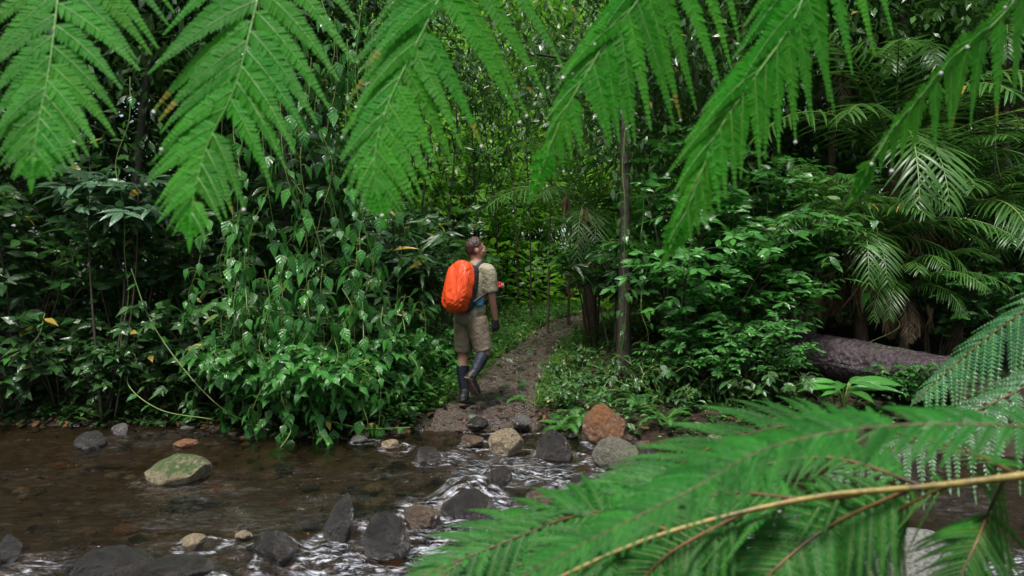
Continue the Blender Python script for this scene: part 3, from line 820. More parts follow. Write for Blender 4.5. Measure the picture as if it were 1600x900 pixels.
# crowns that roof the near bank: they shade everything under them
pE = make_tree('tree', 105, 7.4, 3.0, 1.9, 52, 110, 'ell', .15, .062, M['leaf_canopy'], 'bark_dark', .085, 2, .36, 7)
tag(pE, None, 'tree', 'wet leafed trees roofing the left bank')
rep(pE, [(-6.6, 8.7, 0, 1.0), (-4.7, 8.9, 1.3, 1.0), (-2.9, 9.2, 2.5, .95), (-8.3, 9.0, 3.7, 1.05), (-5.8, 10.2, 4.9, 1.1)],
    ['tree with wet dark crown over the far left end of the bank', 'tree with wet dark crown between the two leftmost hanging fern fronds', 'tree with wet dark crown roofing the curtain of vines',
     'tree with wet dark crown outside the left edge of the picture', 'taller dark crowned tree behind the shrubs on the left'])
pF = make_tree('tree', 106, 7.0, 2.7, 1.5, 46, 90, 'ell', .14, .06, M['leaf_canopy'], 'bark_pale', .085, 2, .34, 7, (.0, .8))
tag(pF, None, 'tree', 'trees standing along the right of the path')
rep(pF, [(1.30, 8.25, .0, 1.0), (2.9, 9.9, 2.0, .95), (5.0, 9.9, 3.2, 1.0)],
    ['slim dark mossy tree trunk right of the path, vines climbing it', 'tree with dark crown behind the broad bushes right of the path', 'tree with dark crown rising behind the palms'])
# overhead crowns that keep the wood dim
pG = make_tree('tree', 107, 10.5, 5.6, 2.6, 60, 110, 'ell', .24, .11, M['leaf_canopy'], 'bark_dark', .16, 2, .55, 8)
tag(pG, None, 'tree', 'tall trees whose crowns stand above the picture')
rep(pG, [(-8, 10.8, 0, 1.0), (-4.6, 10.2, 1.2, 1.0), (-3.4, 12.2, 2.2, .95), (3.8, 11.8, 3.3, 1.0), (6.0, 10.6, 4.3, 1.0), (9.2, 10.8, 5.3, 1.05)],
    'slim tall tree trunk whose crown closes above the wood')

# thin saplings in front of the bright clearing
pS = make_tree('sapling', 110, 5.6, 2.2, .7, 14, 30, 'lance', .17, .05, M['leaf_canopy'], 'bark_dark', .022, 3, .26, 5, (.25, 0))
tag(pS, None, 'sapling', 'thin dark saplings before the bright clearing')
rep(pS, [(-1.55, 11.2, 0, .95), (-1.15, 12.4, 1.0, 1.05), (-.62, 13.2, 2.1, 1.0), (-.25, 14.2, 3.0, 1.1), (.35, 13.1, 4.4, .9), (.62, 12.2, 5.0, 1.0), (1.05, 13.2, .5, 1.1), (-1.9, 13.4, 1.7, 1.1), (.15, 15.5, 2.6, 1.15), (1.5, 14.6, 3.9, 1.1)],
    'thin dark sapling standing before the bright clearing')
for i, (px, Y, ht, r) in enumerate([(838, 12.5, 5.2, .075), (903, 11.0, 5.5, .05), (690, 11.5, 5.4, .055), (548, 10.6, 5, .05)]):
    pass

# ------------------------------------------------------------------ shrubs
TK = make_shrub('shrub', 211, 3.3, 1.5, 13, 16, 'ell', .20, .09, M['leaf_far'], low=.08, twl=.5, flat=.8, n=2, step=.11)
tag(TK, None, 'shrub', 'sunlit bushes closing the clearing')
rep(TK, [(-4.2, 16.6, 0, 1.0), (-2.2, 17.2, 1, 1.1), (-.2, 17.6, 2, 1.0), (1.6, 18.0, 3, 1.1), (3.6, 17.6, 4, 1.15), (5.6, 17.2, 5, 1.1), (-1.0, 19.5, .5, 1.5), (2.6, 20.5, 1.5, 1.5), (-5.6, 19, 2.6, 1.5), (7, 20, 3.1, 1.4), (.4, 19.4, 4.4, 1.3), (1.0, 22.0, 5.5, 1.7), (-2.6, 21.5, .2, 1.7)],
    'yellow green sunlit bush beyond the end of the path')
TD = make_shrub('shrub', 212, 3.2, 1.4, 13, 15, 'ell', .19, .08, M['leaf_canopy'], low=.06, twl=.5, flat=.8, n=2, step=.11)
tag(TD, None, 'shrub', 'dark bushes filling the depth of the wood')
rep(TD, [(-11.5, 12.8, 0, 1.1), (-8.6, 12.9, 1, 1.0), (-6.2, 13.2, 2, 1.1), (-4.4, 13.0, 3, .9), (-9.8, 15.5, 4, 1.3), (-7, 16.5, 5, 1.3), (4.4, 13.2, .6, .95), (6.2, 13.0, 1.7, 1.0), (8.4, 13.4, 2.7, 1.05), (10.6, 13.4, 3.6, 1.1), (13, 14.5, 4.4, 1.2), (7.2, 16.6, 5.2, 1.3), (10, 17, .3, 1.3), (-13.5, 15, 2.2, 1.4), (14, 18, 3.3, 1.5)],
    'dark leafy bush filling the depth of the wood behind the trees')
S1 = make_shrub('shrub', 201, 2.6, 1.15, 9, 13, 'ell', .19, .085, M['leaf_dark'], low=.16, twl=.38)
place(S1, ground_at(30, 8.1), 0, 1, 'broad dark leafed shrub at the left edge of the bank', 'shrub', 'dark broad leafed shrubs on the left bank')
for px, Y, rz, s, l in [(205, 8.2, 1.3, .95, 'broad dark leafed shrub below the pale rosette of leaves'),
                        (335, 8.7, 2.6, 1.05, 'broad dark leafed shrub just left of the curtain of vines'),
                        (120, 9.3, 3.9, 1.35, 'tallest broad dark leafed shrub behind the others on the left'),
                        (-90, 8.2, 5.0, 1.1, 'broad dark leafed shrub growing half out of the left edge'),
                        (470, 9.3, 1.0, 1.25, 'broad dark leafed shrub in the gloom behind the vines'),
                        (610, 9.9, 4.4, 1.0, 'broad dark leafed shrub behind the walker, on the left')]:
    copy_thing(S1, ground_at(px, Y), rz, s, l)
S2 = make_shrub('shrub', 202, 2.7, .55, 3, 16, 'ell', .24, .075, M['leaf_pale'], low=.75, twl=.3, flat=.9, n=5, step=.06)
place(S2, ground_at(165, 7.4), .4, 1, 'slender shrub topped by a pale shiny rosette of long leaves', 'shrub')
S3 = make_shrub('shrub', 203, 1.05, .7, 8, 8, 'heart', .16, .095, M['leaf_dark'], low=.25, twl=.3, flat=.4, droop=.3)
place(S3, ground_at(95, 7.75), 0, .9, 'low heart leafed bush in the dark hollow at the far left', 'shrub', 'low heart leafed bushes along the left bank')
for px, Y, rz, s, l in [(235, 7.7, 1.2, .85, 'low heart leafed bush above the small grey stone'),
                        (345, 7.6, 2.4, 1.0, 'low heart leafed bush left of the trailing creepers'),
                        (15, 7.6, 3.3, .8, 'low heart leafed bush right at the left edge of the picture'),
                        (160, 7.55, 4.4, .7, 'low heart leafed bush on the bank above the black stone'),
                        (290, 7.5, 5.3, .65, 'low heart leafed bush on the bank behind the mossy boulder')]:
    copy_thing(S3, ground_at(px, Y), rz, s, l)
# creepers massed at the foot of the vine curtain
S4 = make_shrub('creeper', 204, .66, .8, 13, 12, 'heart', .115, .072, M['leaf_vine'], 'stem_green', low=.12, twl=.32, flat=.35, droop=.3, n=5)
place(S4, ground_at(440, 7.2), 0, 1, 'bright heart leafed creeper heaped below the leftmost vines', 'creeper', 'heart leafed creepers heaped on the left bank')
S10 = make_shrub('shrub', 213, 1.0, .8, 10, 11, 'ell', .15, .06, M['leaf_mid'], low=.1, twl=.36, flat=.5, droop=.3, step=.07)
place(S10, ground_at(460, 7.9), 0, 1.2, 'leafy bush with narrow leaves behind the middle of the vine curtain', 'shrub', 'narrow leafed bushes behind the vines')
copy_thing(S10, ground_at(560, 8.2), 2.0, 1.1, 'leafy bush with narrow leaves left of the walker, behind the last vines')
copy_thing(S10, ground_at(385, 7.55), 4.0, .8, 'leafy bush with narrow leaves under the leftmost vines')
for px, Y, rz, s, l in [(500, 7.15, 1.4, 1.0, 'bright heart leafed creeper heaped below the middle of the vine curtain'),
                        (580, 7.5, 2.9, .95, 'bright heart leafed creeper heaped where the vine curtain ends, near the path'),
                        (640, 8.9, .7, .95, 'heart leafed creeper heaped beside the path at the walker, on his left')]:
    copy_thing(S4, ground_at(px, Y), rz, s, l)
copy_thing(S4, ground_at(1428, 6.75, .1), 2.2, .5, 'heart leafed creeper climbing over the right part of the fallen log')
# right of the path
S5 = make_shrub('shrub', 205, 1.75, .95, 10, 12, 'oval', .135, .056, M['leaf_gloss'], low=.25, twl=.42, flat=.6, droop=.15, step=.058, n=5)
place(S5, ground_at(1085, 7.75), 0, 1, 'glossy bush with paired oval leaves right of the dark mossy trunk', 'shrub', 'glossy oval leafed bushes right of the path')
for px, Y, rz, s, l in [(1175, 7.5, 1.5, .8, 'glossy oval leafed bush at the left end of the fallen log'),
                        (1068, 8.7, 2.8, 1.1, 'glossy oval leafed bush close behind the dark mossy trunk, on its right'),
                        (1160, 8.6, 4.2, 1.35, 'tall glossy oval leafed bush behind the smaller ones'),
                        (1215, 9.4, 5.1, 1.3, 'tall oval leafed bush between the glossy bushes and the palms'),
                        (1460, 8.0, .8, .75, 'oval leafed bush on the slope behind the right end of the log'),
                        (1590, 8.0, 3.3, .85, 'oval leafed bush on the slope cut by the right edge'),
                        (1060, 7.3, 1.9, .45, 'knee high oval leafed bush on the bank above the grey green boulder'),
                        (1125, 7.1, 3.7, .5, 'knee high oval leafed bush nearest the lower fern, left of the log'),
                        (1195, 7.0, 5.5, .5, 'knee high oval leafed bush covering the left end of the log')]:
    copy_thing(S5, ground_at(px, Y), rz, s, l)
S6 = make_shrub('shrub', 206, 2.85, .62, 4, 9, 'oval', .17, .07, M['leaf_gloss'], low=.72, twl=.4, flat=.6, droop=.12, step=.07, n=5, lean=(.05, -.1))
place(S6, ground_at(1050, 8.2), 1.0, 1, 'slender sapling bush with a bright shiny leaf spray beside the dark trunk', 'shrub')
S7 = make_shrub('shrub', 207, 2.3, .8, 6, 10, 'ell', .17, .07, M['leaf_herb'], low=.5, twl=.45, flat=.6, droop=.2, step=.07)
place(S7, ground_at(1235, 7.8), 0, .95, 'fresh green shrub with layered leaf sprays left of the palms', 'shrub', 'fresh green shrubs')
for px, Y, rz, s, l in [(930, 10.2, 2.0, .8, 'fresh green shrub behind the dark trunk beside the path end'),
                        (705, 11.0, 4.0, .85, 'fresh green shrub left of the far path behind the walker'),
                        (1530, 9.2, 5.4, .9, 'fresh green shrub among the dead fronds at the right')]:
    copy_thing(S7, ground_at(px, Y), rz, s, l)
S8 = make_shrub('shrub', 208, 1.7, .75, 7, 9, 'lance', .26, .055, M['leaf_dark'], low=.45, twl=.4, flat=.6, droop=.3, step=.09)
place(S8, ground_at(660, 9.8), 0, 1.15, 'shrub with long narrow shining leaves beside the head of the walker', 'shrub', 'shrubs with long narrow leaves')
for px, Y, rz, s, l in [(590, 8.9, 1.5, 1.2, 'shrub with long narrow leaves behind the right end of the vine curtain'),
                        (960, 9.4, 3.0, .9, 'shrub with long narrow leaves at the foot of the dark trunk')]:
    copy_thing(S8, ground_at(px, Y), rz, s, l)
# little herbs on the right bank
S9 = make_shrub('herb', 209, .30, .24, 6, 4, 'oval', .075, .042, M['leaf_dark'], 'stem_green', low=.3, twl=.13, flat=.9, step=.05)
place(S9, ground_at(880, 7.5), 0, 1, 'small leafy herb on the right bank between path and log', 'herb', 'small leafy herbs scattered on the right bank')
for i, (px, Y) in enumerate([(935, 7.2), (980, 7.3), (1035, 7.1), (1080, 6.9), (1000, 7.7), (910, 7.9), (1120, 7.0), (1060, 7.45), (870, 8.5), (1150, 6.8), (960, 8.0), (905, 9.2), (1235, 6.8)]):
    copy_thing(S9, ground_at(px, Y), i * 1.7, .75 + .6 * ((i * 7) % 5) / 4)

# ------------------------------------------------------------------ palms on the right
Q1 = make_palm('palm', 301, 1.35, .075, 19, 1.5, .36, .019, (.2, 1.3), 8)
place(Q1, ground_at(1345, 8.4), 0, 1, 'feather palm behind the log with dry fronds hanging at its trunk', 'palm', 'feather palms')
for px, Y, rz, s, l in [(1490, 8.7, .3, 1.2, 'feather palm second from the right behind the fallen log'),
                        (1412, 8.05, -.4, .7, 'lowest feather palm rising just behind the log'),
                        (1600, 9.0, -.5, 1.25, 'feather palm cut by the right edge of the picture'),
                        (1265, 8.7, .5, 1.0, 'feather palm farther back, left of the other palms'),
                        (922, 11.6, .2, 1.4, 'lone feather palm beyond the end of the path, left of the dark trunk'),
                        (1545, 8.5, .6, .9, 'feather palm below the pale dry leaf bunch at the far right'),
                        (1400, 9.4, 0, 1.7, 'highest feather palm, above the middle of the fallen log')]:
    copy_thing(Q1, ground_at(px, Y), rz, s, l)
Q2 = make_palm('palm', 302, 3.7, .05, 13, 1.5, .40, .034, (.1, 1.2), 3)
place(Q2, ground_at(1425, 9.8), .3, 1, 'tall thin palm with its crown under the rightmost hanging frond', 'palm', 'tall thin palms')
for px, Y, rz, s, l in [(1570, 9.6, .4, 1.05, 'tall thin palm in the upper right corner'),
                        (1300, 10.2, -.4, 1.1, 'tall thin palm left of the upper right ones')]:
    copy_thing(Q2, ground_at(px, Y), rz, s, l)

# dry hanging leaves, each bunch a thing
def dead_bunch(px, py, Y, L, n, seed, label):
    rng = np.random.default_rng(seed); mb = MB()
    p = P(px, py, Y)
    B = rng.normal(0, .025, (n, 3)); D = np.array([0, 0, -1.0]) + rng.normal(0, .16, (n, 3))
    LL = L * rng.uniform(.5, 1.1, n)
    leaves(mb, B, D, rng.normal(0, 1, (n, 3)) + np.array([0, -1, 0]), LL, rng.uniform(.03, .065, n), 'lance', 6, rng.uniform(-.15, .2, n), .5, 0, rng.random(n), rng)
    tube(mb, [(0, 0, .25), (.01, 0, .1), (0, 0, 0)], .005, 5, 1)
    o = mb.build('dead_leaf', [M['dead'], M['stem_brown']]); o.location = p
    tag(o, label, 'dead leaves', 'dry brown leaf bunches hanging among the palms')
for i, a in enumerate([(1551, 338, 8.4, .42, 9, 'pale dry leaf bunch hanging free at the far right'), (1563, 398, 8.5, .28, 6, 'short dry leaf bunch below the pale one at the far right'),
                       (1322, 395, 8.3, .22, 6, 'small dry leaf bunch between the bushes and the palms'), (1270, 440, 8.6, .5, 14, 'wide brown bunch of dead leaves behind the left end of the log'),
                       (1422, 445, 8.3, .32, 8, 'dry bunch of leaves hanging above the middle of the log'), (1452, 480, 8.0, .3, 7, 'tan dry leaf bunch above the right end of the log'),
                       (915, 330, 10.2, .55, 10, 'brown dry bunch left of the dark trunk'), (885, 300, 10.6, .6, 12, 'brown dry bunch hanging from the lone palm'), (1300, 430, 8.8, .4, 10, 'brown dry bunch under the leftmost palm'),
                       (1215, 470, 9.0, .4, 9, 'brown dry bunch among the glossy bushes'),
                       (1345, 425, 8.0, .5, 16, 'brown dry bunch drooping behind the thin bare vine'), (1385, 470, 8.0, .4, 14, 'broad brown bunch just above the middle of the log'), (1245, 475, 8.1, .5, 16, 'brown bunch standing at the left end of the log')]):
    dead_bunch(*a[:5], 400 + i, a[5])

# ------------------------------------------------------------------ vines
V = [(392, 6.95, 120, 668), (408, 7.1, 60, 640), (424, 6.9, 100, 655), (440, 6.85, 180, 690), (455, 7.05, 60, 660), (468, 7.15, 90, 560), (486, 7.0, 150, 640), (503, 7.1, 60, 600),
     (520, 7.2, 90, 655), (542, 7.3, 120, 560), (562, 7.15, 80, 650), (584, 7.4, 100, 560), (606, 7.5, 150, 640), (372, 7.3, 150, 520), (345, 7.5, 80, 470), (630, 7.9, 200, 520)]
for i, (px, Y, y0, y1) in enumerate(V):
    l = {0: 'leftmost vine of the dense curtain, heart leaves down to the bank', 3: 'vine of the curtain that trails its tip into the stream', 13: 'thin vine hanging just left of the dense curtain',
         14: 'sparse vine hanging alone in the dark left of the curtain', 15: 'rightmost vine, short and hanging near the walker'}.get(i, 'green vine with heart leaves in the middle of the curtain')
    hanging_vine(px, Y, y0 - 60, y1, 500 + i, l, dens=[1.8, 1.2, 1.9, 1.8, 1.2, 1.1, 1.6, 1.2, 1.7, 1.1, 1.7, 1.2, 1.6, .8, .7, 1.0][i], L=.175, dx=(i % 5 - 2) * 6)
for i, (px, Y, y0, y1) in enumerate([(318, 7.25, 330, 650), (355, 7.1, 380, 668), (384, 6.85, 400, 690), (415, 6.7, 420, 700), (448, 6.65, 400, 705), (478, 6.7, 440, 695), (510, 6.75, 420, 690), (535, 6.8, 450, 692), (566, 6.85, 470, 688), (600, 6.95, 480, 680), (636, 7.3, 460, 660), (662, 7.8, 470, 640)]):
    hanging_vine(px, Y, y0, y1, 560 + i, ['short vine trailing over the low bush left of the creepers', 'short vine trailing beside the leftmost creepers'][i] if i < 2 else ('short vine trailing over the bank beside the path' if i > 9 else 'short leafy vine trailing over the creepers down to the water'),
                 dens=2.2, L=.15, dx=(i % 3 - 1) * 14, group='short vines trailing over the creepers', sway=.08)
hanging_vine(203, 7.6, 120, 600, 530, 'long thin vine hanging before the shrub with the pale rosette', dens=.25, L=.13, dx=-12, group='lone thin vines')
hanging_vine(978, 8.05, 150, 545, 533, 'leafy vine climbing the dark mossy trunk right of the path', dens=1.5, L=.12, dx=-4, group='lone thin vines', mat='leaf_mid', sway=.04)
hanging_vine(1000, 8.0, 300, 560, 534, 'second leafy vine hanging close on the right of the dark mossy trunk', dens=1.3, L=.12, dx=8, group='lone thin vines', mat='leaf_mid', sway=.06)
hanging_vine(1362, 7.4, 320, 585, 531, 'thin bare green vine hanging in front of the palms onto the log', dens=.35, L=.15, dx=14, low_bias=-1.5, group='lone thin vines')
hanging_vine(1555, 8.0, 200, 470, 532, 'brown thin vine hanging at the right edge among dead leaves', dens=.3, L=.12, dx=10, group='lone thin vines')
# slack runners arching through the left bank into the water
def runner(pts, seed, label, nl=14):
    rng = np.random.default_rng(seed)
    c = spline([P(*p) for p in pts], 40); root = empty('creeper_runner', tuple(c[0])); c = c - c[0]
    st, lf = MB(), MB(); tube(st, c, .0055, 5)
    i = rng.integers(2, 39, nl); az = rng.random(nl) * 6.28
    D = np.stack([np.cos(az), np.sin(az) - .3, -.5 + 0 * az], 1); L = rng.uniform(.07, .14, nl)
    leaves(lf, c[i], D, np.array([0, -.3, 1]) + rng.normal(0, .3, (nl, 3)), L, L * .62, 'heart', 5, .2, .2, 0, rng.random(nl), rng)
    st.build('stem', M['stem_green'], root); lf.build('foliage', M['leaf_vine'], root)
    tag(root, label, 'vine', 'creeper runners arching along the left bank')
runner([(205, 420, 7.5), (235, 500, 7.3), (290, 580, 7.1), (350, 640, 6.95), (420, 672, 6.8)], 1, 'long green runner arching from the dark shrubs down to the bank')
runner([(70, 490, 7.5), (60, 525, 7.4), (30, 550, 7.3), (-10, 570, 7.3)], 2, 'bare green runner bowing out at the left edge', 3)
runner([(215, 560, 7.5), (200, 600, 7.3), (250, 640, 7.1), (330, 655, 7.0)], 3, 'short runner creeping over the dark left bank', 12)
runner([(430, 560, 6.9), (440, 620, 6.7), (455, 670, 6.6), (428, 712, 6.35)], 4, 'pale runner dipping its end into the stream', 9)
runner([(470, 600, 6.9), (490, 640, 6.7), (500, 675, 6.6), (512, 692, 6.5)], 5, 'leafy runner hanging over the water at the middle of the curtain', 14)
runner([(330, 560, 7.2), (400, 590, 7.0), (470, 640, 6.8), (560, 668, 6.8), (640, 668, 7.0)], 6, 'runner lying along the water edge toward the path', 22)

# ------------------------------------------------------------------ ferns and the big leafed plant on the ground
def fern_at(px, Y, seed, nf, L, label, s=1.0):
    f = make_fern('fern', seed, nf, L, L * .26, .012 * L / .4); place(f, ground_at(px, Y), seed * .7, s, label, 'fern', 'small ferns on the ground')
fern_at(882, 6.95, 601, 6, .42, 'bright small fern between the path foot and the orange boulder')
fern_at(1042, 6.65, 602, 6, .34, 'small fern right of the grey green boulder')
fern_at(630, 7.75, 603, 7, .48, 'fern on the left bank just left of the boots of the walker')
fern_at(560, 7.3, 604, 6, .40, 'fern half hidden in creepers at the left bank')
fern_at(812, 7.75, 605, 5, .24, 'tiny fern at the right edge of the path')
fern_at(985, 7.6, 606, 6, .34, 'fern on the right bank under the dark trunk')
for i, (px, Y, L_, l) in enumerate([(905, 7.05, .30, 'fern at the back of the orange boulder'), (1000, 7.0, .34, 'fern among dark herbs right of the orange boulder'), (935, 7.6, .3, 'fern between the orange boulder and the dark trunk'), (1050, 7.3, .36, 'fern under the glossy bushes, above the grey green boulder'),
                                 (1130, 7.0, .38, 'fern in front of the left end of the log'), (868, 8.1, .3, 'fern at the path, level with the walker on the right'), (1180, 7.1, .34, 'fern close beside the left end of the log')]):
    fern_at(px, Y, 620 + i, 6, L_, l)
fern_at(1095, 7.2, 607, 6, .36, 'fern at the foot of the glossy bush')

g = empty('ginger_plant', ground_at(1318, 6.65)); rng = np.random.default_rng(5)
for i, (az, L) in enumerate([(3.0, .50), (3.5, .46), (4.2, .42), (4.8, .44), (5.6, .50), (6.1, .52), (.6, .36), (2.4, .36), (5.2, .34), (3.8, .30), (2.75, .5), (3.25, .42), (.15, .5), (5.9, .44), (.4, .42)]):
    mb = MB(); d = np.array([math.cos(az), math.sin(az), .22]); h = .30 + .05 * (i % 3)
    st = np.array([[0, 0, 0], [d[0] * .03, d[1] * .03, h * .6], [d[0] * .08, d[1] * .08, h]])
    tube(mb, spline(st, 6), .008, 6, 1)
    leaves(mb, st[-1], d, np.array([0, -.45, .9]), L * 1.1, .13 * L / .45, 'ell', 10, .32, .22, 0, np.array([rng.random()]), rng)
    mb.build('leaf', [M['ginger'], M['stem_green']], g)
g.scale = (.82, .82, .82)
tag(g, 'broad bright leafed ginger plant in front of the fallen log', 'plant')
hanging = hanging_vine

# ------------------------------------------------------------------ fallen log
a, b = np.array([2.35, 7.95, float(H(2.35, 7.95)) + .20]), np.array([4.35, 6.85, 0]); b[2] = float(H(4.35, 6.85)) + .17
a = P(1165, 542, 8.1); b = P(1496, 598, 6.75)
rng = np.random.default_rng(9)
n, sd = 90, 56
c = spline([a, a * .66 + b * .34 + UP * .03, a * .33 + b * .67 + UP * .02, b], n)
T = tangents(c); A = nz(np.cross(T, UP)); Bv = np.cross(A, T)
an = np.linspace(0, 2 * math.pi, sd, endpoint=False)
ang, tt = np.meshgrid(an, np.linspace(0, 1, n))
rad = .265 * (1 - .10 * tt)
plate = np.array([[abs(mnoise.noise((math.cos(x) * 3.2, math.sin(x) * 3.2, y * 9))) for x in an] for y in np.linspace(0, 1, n)])
plate2 = np.array([[mnoise.noise((math.cos(x) * 8, math.sin(x) * 8, y * 30)) for x in an] for y in np.linspace(0, 1, n)])
rad = rad * (1 + .10 * plate + .04 * plate2) + .02 * np.sin(ang * 2 + 1)
v = c[:, None] + rad[..., None] * (np.cos(ang)[..., None] * A[:, None] + np.sin(ang)[..., None] * Bv[:, None])
idx = np.arange(n * sd).reshape(n, sd)
fq = np.stack([idx[:-1], np.roll(idx[:-1], -1, 1), np.roll(idx[1:], -1, 1), idx[1:]], -1).reshape(-1, 4)
def log_bark():
    m, nt, out = new_mat('log_bark')
    at = N_(nt, 'ShaderNodeAttribute', attribute_name='luv'); mp = N_(nt, 'ShaderNodeMapping'); nt.links.new(at.outputs['Vector'], mp.inputs[0])
    mp.inputs['Scale'].default_value = (14, 9, 1)
    vo = N_(nt, 'ShaderNodeTexVoronoi', inp={'Scale': 2.2}); nt.links.new(mp.outputs[0], vo.inputs['Vector'])
    nn = noise_(nt, mp.outputs[0], 2.5, 7, .65)
    col = mixc(nt, nn, (0.024, 0.016, 0.019), (0.10, 0.070, 0.084))
    col = mixc(nt, ramp(nt, vo.outputs['Distance'], [(.3, 0.0), (.7, .8)]), col, (0.03, 0.02, 0.02))
    tc = N_(nt, 'ShaderNodeTexCoord')
    col = mixc(nt, ramp(nt, noise_(nt, tc.outputs['Object'], 3, 5), [(.55, 0.0), (.7, .5)]), col, (0.05, 0.075, 0.025))
    p = N_(nt, 'ShaderNodeBsdfPrincipled', inp={'Roughness': .34}); nt.links.new(col, p.inputs['Base Color'])
    nt.links.new(bump_(nt, math_(nt, 'ADD', nn, math_(nt, 'MULTIPLY', vo.outputs['Distance'], -.9)), 1.0, .03), p.inputs['Normal'])
    nt.links.new(p.outputs[0], out.inputs[0]); return m
def log_end():
    m, nt, out = new_mat('log_end_wood')
    tc = N_(nt, 'ShaderNodeTexCoord'); p = N_(nt, 'ShaderNodeBsdfPrincipled', inp={'Roughness': .6})
    nt.links.new(mixc(nt, noise_(nt, tc.outputs['Object'], 20, 5), (.05, .03, .02), (.20, .13, .08)), p.inputs['Base Color']); nt.links.new(p.outputs[0], out.inputs[0]); return m
uv = np.stack([(ang / (2 * math.pi)).ravel(), (tt * 2.4).ravel()], 1)
lg = empty('fallen_log', tuple(c[n // 2])); off = c[n // 2]
mb = MB(); mb.add(v.reshape(-1, 3) - off, fq, 0, .5, uv); mb.build('bark', log_bark(), lg)
WOOD = log_end()
for e in (0, n - 1):
    mb = MB()
    ring = v[e] - off; cen = ring.mean(0) + T[e] * (-.015 if e == 0 else .015)
    q = np.vstack([ring, [cen]]); ff = [[k, (k + 1) % sd, (k + 2) % sd, sd] for k in range(0, sd, 2)]
    mb.add(q, ff); mb.build('end_wood', WOOD, lg)
tag(lg, 'fallen log with rough purplish brown bark below the palms', 'log')
def stick(pts, r, label, name='branch'):
    c = spline([P(*p) for p in pts], 14); mb = MB(); tube(mb, c - c[0], np.linspace(r, r * .45, 14), 7)
    o = mb.build(name, M['bark_pale']); o.location = c[0]; tag(o, label, 'branch', 'bare dead branches')
stick([(1425, 355, 8.6), (1500, 322, 8.3), (1560, 300, 8.2)], .014, 'bare pale branch slanting up through the palms')
stick([(1548, 215, 8.4), (1560, 300, 8.3), (1578, 372, 8.3)], .016, 'bare dead branch hanging at the right edge')
stick([(640, 470, 9.2), (720, 475, 9.2), (790, 462, 9.5)], .018, 'dead branch lying behind the backpack of the walker')
stick([(585, 462, 9.0), (640, 490, 8.8), (690, 520, 8.7)], .012, 'thin dead stick slanting down to the path')
stick([(1015, 440, 8.7), (985, 415, 8.9), (930, 395, 9.2)], .02, 'dark branch crossing the dark mossy trunk')

# ------------------------------------------------------------------ ground cover that nobody could count
def cover(name, n, seed, spots, L, mat, label, cat, kind='ell', up=.5, hgt=.10, mats=None):
    rng = np.random.default_rng(seed); mb = MB()
    x, y = spots(rng, n); n = len(x); z = H(x, y)
    az = rng.random(n) * 6.28
    h = rng.random(n) ** 1.5 * hgt
    B = np.stack([x, y, z + h], 1)
    D = np.stack([np.cos(az), np.sin(az), rng.uniform(-.2, up * 2, n)], 1)
    LL = L * rng.uniform(.5, 1.4, n)
    leaves(mb, B, D, UP + rng.normal(0, .3, (n, 3)), LL, LL * (.5 if kind != 'strap' else .06), kind, 3, .3, .15, 0, rng.random(n), rng)
    o = mb.build(name, M[mat]); tag(o, label, cat, kind='stuff')
def off_path(x, y, m=1.0):
    return np.abs(x - path_x(y)) > path_w(y) * m * (1 + .25 * np.sin(y * 5) * np.sin(y * 11))
def left_bank(rng, n):
    y = 7.0 + 8 * rng.random(n * 2) ** 1.3; x = path_x(y) - path_w(y) * .8 - rng.exponential(.75, n * 2)
    k = (y > bank_y(x) + .08) & off_path(x, y, .85) & (x > -2.2); return x[k][:n], y[k][:n]
def right_bank(rng, n):
    y = 6.4 + 8 * rng.random(n * 2) ** 1.5; x = path_x(y) + path_w(y) * .85 + rng.exponential(1.3, n * 2)
    k = (y > bank_y(x) + .12) & off_path(x, y, .9) & (x < 6); return x[k][:n], y[k][:n]
def far_glade(rng, n):
    y = rng.uniform(10, 17, n * 2); x = rng.uniform(-2.5, 5, n * 2); k = off_path(x, y, .95); return x[k][:n], y[k][:n]
def floor_all(rng, n):
    y = 6.3 + 8 * rng.random(n * 2) ** 1.4; x = rng.uniform(-7, 7, n * 2); k = y > bank_y(x) + .05; return x[k][:n], y[k][:n]
def path_l(rng, n):
    y = 7.0 + 8 * rng.random(n) ** 1.3; return path_x(y) + rng.normal(0, .4, n), y
cover('ground_cover', 6500, 1, left_bank, .075, 'leaf_herb', 'low leafy ground cover beside the path on the left', 'ground cover', hgt=.22)
cover('ground_cover', 2600, 2, right_bank, .050, 'leaf_herb', 'low leafy ground cover on the right bank', 'ground cover', hgt=.16)
cover('ground_cover', 2400, 6, right_bank, .075, 'leaf_mid', 'darker leafy ground cover on the right bank', 'ground cover', hgt=.2)
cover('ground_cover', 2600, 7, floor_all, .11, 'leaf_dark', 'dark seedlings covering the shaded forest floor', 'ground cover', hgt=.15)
cover('grass', 9000, 3, far_glade, .17, 'grass', 'bright short grass on both sides of the far path', 'grass', 'strap', 1.0, .02)
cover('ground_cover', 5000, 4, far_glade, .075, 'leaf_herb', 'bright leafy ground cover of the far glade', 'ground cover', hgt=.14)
def deep(rng, n):
    return rng.uniform(-9, 10, n), rng.uniform(15, 25, n)
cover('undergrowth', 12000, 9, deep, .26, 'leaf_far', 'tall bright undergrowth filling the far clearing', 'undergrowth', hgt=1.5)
def sides(rng, n):
    x = rng.uniform(-13, 13, n); y = rng.uniform(9, 16, n); k = np.abs(x - path_x(y)) > 1.6; return x[k], y[k]
cover('undergrowth', 9000, 10, sides, .20, 'leaf_dark', 'dim undergrowth between the trees', 'undergrowth', hgt=1.1)
def edge_l(rng, n):
    x = rng.uniform(-6, -1.0, n); return x, bank_y(x) + .04 + rng.exponential(.28, n)
cover('ground_cover', 2000, 13, edge_l, .10, 'leaf_dark', 'dark leaves trailing along the foot of the left bank', 'ground cover', hgt=.16)
